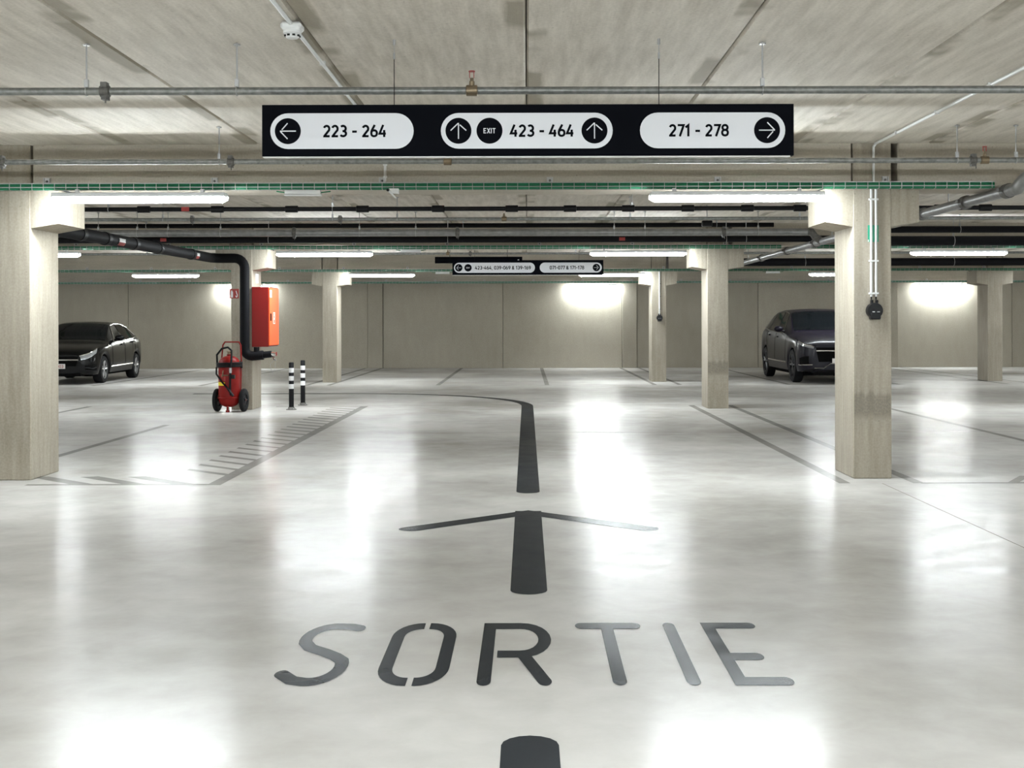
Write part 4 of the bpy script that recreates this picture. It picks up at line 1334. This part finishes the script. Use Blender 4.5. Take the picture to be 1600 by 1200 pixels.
def build_car(name, loc, rz, label, P, paint, rim_mat, spokes, extras):
    t = thing(name, loc, label, 'car', None, None, rz)
    C = Car(P)
    C.body(t, paint)
    L, W = P['L'], P['W']
    R = P['wr_']
    MB().box(-W / 2 + 0.2, W / 2 - 0.2, 0.45, L - 0.4, 0.17, 0.5).build('floor_pan', 'underbody', t)
    for xw in P['wheels']:
        for side in (-1, 1):
            car_wheel(t, side * (W / 2 - 0.005), xw, R, side, rim_mat, spokes)
            # wheel well liner
            x1 = side * (W / 2 - 0.25)
            rows = [[(xx, xw + P['arch'] * 1.0 * math.cos(a), max(0.2, R + P['arch'] * math.sin(a))) for a in [PI * k / 12 for k in range(13)]] for xx in (x1, side * (W / 2 - 0.03))]
            MB().grid(rows).build('wheel_well', 'underbody', t)
    # glass
    ws0, ws1 = P['windscreen']
    rows = []
    for i in range(9):
        f = i / 8
        row = []
        for k in range(13):
            g = -1 + 2 * k / 12
            sidek = -1 if g < 0 else 1
            jj = 12 - abs(g) * 2.72
            s = ws0 + (ws1 - ws0) * f
            row.append(tuple(C.pt(s, jj, 0, sidek, 0.006)))
        rows.append(row)
    MB().grid(rows).build('windscreen', 'car_glass', t, smooth=60)
    rw0, rw1 = P['rear_screen']
    rows = [[tuple(C.pt(rw0 + (rw1 - rw0) * i / 6, 12 - abs(-1 + 2 * k / 10) * 2.5, 0, -1 if k < 5 else 1, 0.006)) for k in range(11)] for i in range(7)]
    MB().grid(rows).build('rear_screen', 'car_glass', t, smooth=60)
    for side in (-1, 1):
        for corners in P['side_windows']:
            C.patch(corners, side, 0.006).build('side_window', 'car_glass', t, smooth=60)
        C.line(P['window_trim'], side, 0.008, 0.009).build('window_trim', 'chrome', t, smooth=True)
        for s in P['doors']:
            C.line([(s, 4.3), (s + 0.01, 6.0), (s + 0.0, 7.0)], side, 0.001, 0.005).build('door_gap', 'underbody', t)
        for s in P['handles']:
            p = C.pt(s, 6.35, 0, side, 0.02)
            MB().bevbox(p.x - 0.018, p.x + 0.018, p.y - 0.10, p.y + 0.10, p.z - 0.016, p.z + 0.016, 0.006).build('door_handle', extras.get('handle', paint), t)
        # door mirror
        p = C.pt(P['mirror'], 7.25, 0, side, 0.0)
        m = MB()
        rows = []
        for i in range(9):
            a = PI * i / 8
            rows.append([(p.x + side * (0.14 + 0.115 * math.cos(b_) * math.sin(a) ** 0.7), p.y - 0.02 - 0.075 * math.cos(a), p.z + 0.075 + 0.075 * math.sin(b_) * math.sin(a) ** 0.7) for b_ in [2 * PI * k / 16 for k in range(16)]])
        m.grid(rows, True)
        m.tube([(p.x - side * 0.02, p.y, p.z + 0.02), (p.x + side * 0.08, p.y, p.z + 0.035)], 0.025, 8)
        m.build('door_mirror', paint, t, smooth=60)
        hp = C.patch(P['headlight'], side, 0.008, 8).build('headlight', 'headlight_glass', t, smooth=60)
        C.line([P['headlight'][0], P['headlight'][1]], side, 0.012, 0.012).build('headlight_strip', 'chrome', hp, smooth=True)
        C.patch(P['intake'], side, 0.006, 6).build('side_intake', 'underbody', t, smooth=60)
        C.line(P['intake_trim'], side, 0.012, extras.get('intake_r', 0.012)).build('intake_trim', extras.get('intake_mat', 'black_plastic'), t, smooth=True)
        C.line(P['sill_trim'], side, 0.006, 0.018).build('sill_trim', extras.get('sill_mat', 'underbody'), t, smooth=True)
    # grille, bumper and number plate on the blunt nose
    zt = P['grille_z']
    gw = P['grille_w']
    MB().prism_y([(-gw, zt[1]), (-gw * 0.9, zt[0]), (gw * 0.9, zt[0]), (gw, zt[1])], -0.018, 0.03).build('grille', 'underbody', t)
    MB().bevbox(-gw * 1.0, gw * 1.0, -0.03, -0.012, zt[1] - 0.09, zt[1] - 0.06, 0.006).build('grille_bar', 'chrome', t)
    MB().prism_y([(-gw * 1.05, 0.26), (-gw * 1.1, 0.20), (gw * 1.1, 0.20), (gw * 1.05, 0.26)], -0.012, 0.03).build('lower_intake', 'underbody', t)
    pz = P['plate_z']
    pl = MB().bevbox(-0.26, 0.26, -0.035, -0.022, pz - 0.055, pz + 0.055, 0.003).build('number_plate', 'plate_white', t)
    if extras.get('plate'):
        text_on(extras['plate'], 0.15, pz, 0.07, -0.0365, 0.15, 0.12, 'plate_red', pl, 'plate_digit')
    for s in extras.get('chrome_lines', []):
        m = MB().tube(s, 0.014, 8); m.build('bumper_trim', 'chrome', t, smooth=True)
    # tail lights and mirror-back
    for side in (-1, 1):
        C.patch([(L - 0.25, 6.3), (L - 0.05, 6.3), (L - 0.05, 7.0), (L - 0.25, 7.0)], side, 0.006, 5).build('tail_light', 'red_plastic', t, smooth=60)
    return t


HATCH = dict(L=4.42, W=1.80, wheels=(0.86, 3.59), arch=0.365, wr_=0.315,
    sill=[(0, 0.24), (0.25, 0.19), (0.6, 0.20), (3.6, 0.21), (4.1, 0.27), (4.42, 0.36)],
    belt=[(0, 0.66), (0.06, 0.70), (0.3, 0.78), (0.8, 0.865), (1.35, 0.92), (2.4, 0.955), (3.5, 0.99), (4.1, 0.98), (4.35, 0.93), (4.42, 0.84)],
    rail=[(0, 0.665), (0.06, 0.715), (0.3, 0.80), (0.8, 0.89), (1.25, 0.955), (1.38, 1.0), (1.8, 1.22), (2.15, 1.355), (2.6, 1.39), (3.3, 1.365), (3.85, 1.285), (4.1, 1.18), (4.3, 1.02), (4.42, 0.86)],
    top=[(0, 0.68), (0.06, 0.74), (0.3, 0.835), (0.8, 0.925), (1.2, 0.975), (1.35, 1.02), (1.8, 1.265), (2.15, 1.41), (2.6, 1.44), (3.3, 1.42), (3.85, 1.355), (4.1, 1.23), (4.3, 1.03), (4.42, 0.87)],
    w=[(0, 0.60), (0.02, 0.68), (0.07, 0.76), (0.16, 0.825), (0.35, 0.87), (0.8, 0.895), (2.2, 0.90), (3.7, 0.895), (4.1, 0.86), (4.3, 0.78), (4.42, 0.62)],
    wr=[(0, 0.50), (0.07, 0.62), (0.3, 0.70), (0.9, 0.755), (1.3, 0.77), (1.8, 0.69), (2.2, 0.62), (2.8, 0.60), (3.5, 0.585), (4.0, 0.57), (4.42, 0.52)],
    windscreen=(1.36, 2.08), rear_screen=(3.92, 4.25),
    side_windows=[[(1.72, 7.12), (2.48, 7.12), (2.48, 8.86), (2.12, 8.84)], [(2.56, 7.12), (3.40, 7.14), (3.30, 8.82), (2.56, 8.86)], [(3.46, 7.15), (3.85, 7.5), (3.62, 8.55), (3.40, 8.78)]],
    window_trim=[(1.70, 7.08), (2.5, 7.06), (3.4, 7.08), (3.9, 7.45), (3.62, 8.70), (3.2, 8.92), (2.5, 8.94), (2.1, 8.92), (1.70, 7.10)],
    doors=(1.45, 2.52, 3.42), handles=(2.32, 3.25), mirror=1.80,
    headlight=[(0.0, 6.9), (0.42, 7.05), (0.30, 6.15), (0.0, 5.75)], intake=[(0.02, 4.9), (0.30, 4.7), (0.28, 4.0), (0.02, 4.0)],
    intake_trim=[(0.02, 4.4), (0.12, 4.25), (0.25, 4.5)], sill_trim=[(1.3, 4.1), (3.15, 4.1)],
    grille_z=(0.42, 0.64), grille_w=0.55, plate_z=0.42)
SUV = dict(L=5.12, W=1.96, wheels=(0.88, 4.09), arch=0.425, wr_=0.385,
    sill=[(0, 0.32), (0.25, 0.24), (0.6, 0.24), (4.1, 0.25), (4.7, 0.32), (5.12, 0.42)],
    belt=[(0, 0.86), (0.06, 0.90), (0.3, 0.96), (0.8, 1.04), (1.4, 1.09), (2.6, 1.12), (4.0, 1.17), (4.7, 1.16), (5.0, 1.1), (5.12, 1.0)],
    rail=[(0, 0.87), (0.06, 0.92), (0.3, 0.985), (0.8, 1.075), (1.25, 1.13), (1.4, 1.18), (1.9, 1.43), (2.3, 1.61), (2.9, 1.665), (3.8, 1.645), (4.4, 1.575), (4.75, 1.44), (5.0, 1.20), (5.12, 1.02)],
    top=[(0, 0.885), (0.06, 0.945), (0.3, 1.02), (0.8, 1.10), (1.2, 1.15), (1.4, 1.20), (1.9, 1.47), (2.3, 1.67), (2.9, 1.72), (3.8, 1.705), (4.4, 1.64), (4.75, 1.50), (5.0, 1.22), (5.12, 1.03)],
    w=[(0, 0.68), (0.02, 0.76), (0.07, 0.84), (0.16, 0.905), (0.35, 0.95), (0.8, 0.975), (2.4, 0.98), (4.2, 0.978), (4.7, 0.94), (5.0, 0.86), (5.12, 0.70)],
    wr=[(0, 0.56), (0.07, 0.68), (0.3, 0.77), (0.9, 0.83), (1.3, 0.85), (1.9, 0.77), (2.4, 0.70), (3.0, 0.68), (3.9, 0.665), (4.5, 0.645), (5.12, 0.56)],
    windscreen=(1.42, 2.22), rear_screen=(4.5, 4.95),
    side_windows=[[(1.92, 7.12), (2.75, 7.12), (2.75, 8.86), (2.34, 8.84)], [(2.83, 7.12), (3.75, 7.14), (3.75, 8.84), (2.83, 8.86)], [(3.83, 7.15), (4.55, 7.4), (4.25, 8.6), (3.83, 8.82)]],
    window_trim=[(1.90, 7.08), (2.7, 7.06), (3.8, 7.08), (4.6, 7.35), (4.3, 8.70), (3.8, 8.92), (2.8, 8.94), (2.3, 8.92), (1.90, 7.10)],
    doors=(1.55, 2.79, 3.79), handles=(2.55, 3.55), mirror=1.98,
    headlight=[(0.0, 6.75), (0.36, 6.9), (0.26, 6.3), (0.0, 6.2)], intake=[(0.02, 5.2), (0.22, 5.0), (0.20, 4.1), (0.02, 4.0)],
    intake_trim=[(0.0, 3.9), (0.1, 4.05), (0.24, 4.2)], sill_trim=[(1.4, 4.15), (3.55, 4.15)],
    grille_z=(0.50, 0.82), grille_w=0.62, plate_z=0.52)

build_car('hatchback_car', (-10.76, 28.40, 0), math.radians(2.4), 'black hatchback car parked facing out near the back wall', HATCH, 'car_black', 'alloy', 5,
          dict(plate='003', handle='car_black', sill_mat='chrome'))
zc_ = [(-0.66, -0.02, 0.36), (-0.45, -0.035, 0.36), (-0.30, -0.035, 0.46), (0.30, -0.035, 0.46), (0.45, -0.035, 0.36), (0.66, -0.02, 0.36)]
build_car('suv_car', (7.12, 28.06, 0), 0, 'dark graphite SUV with chrome trim parked facing out', SUV, 'car_graphite', 'dark_alloy', 5,
          dict(sill_mat='chrome', intake_mat='chrome', chrome_lines=[zc_]))
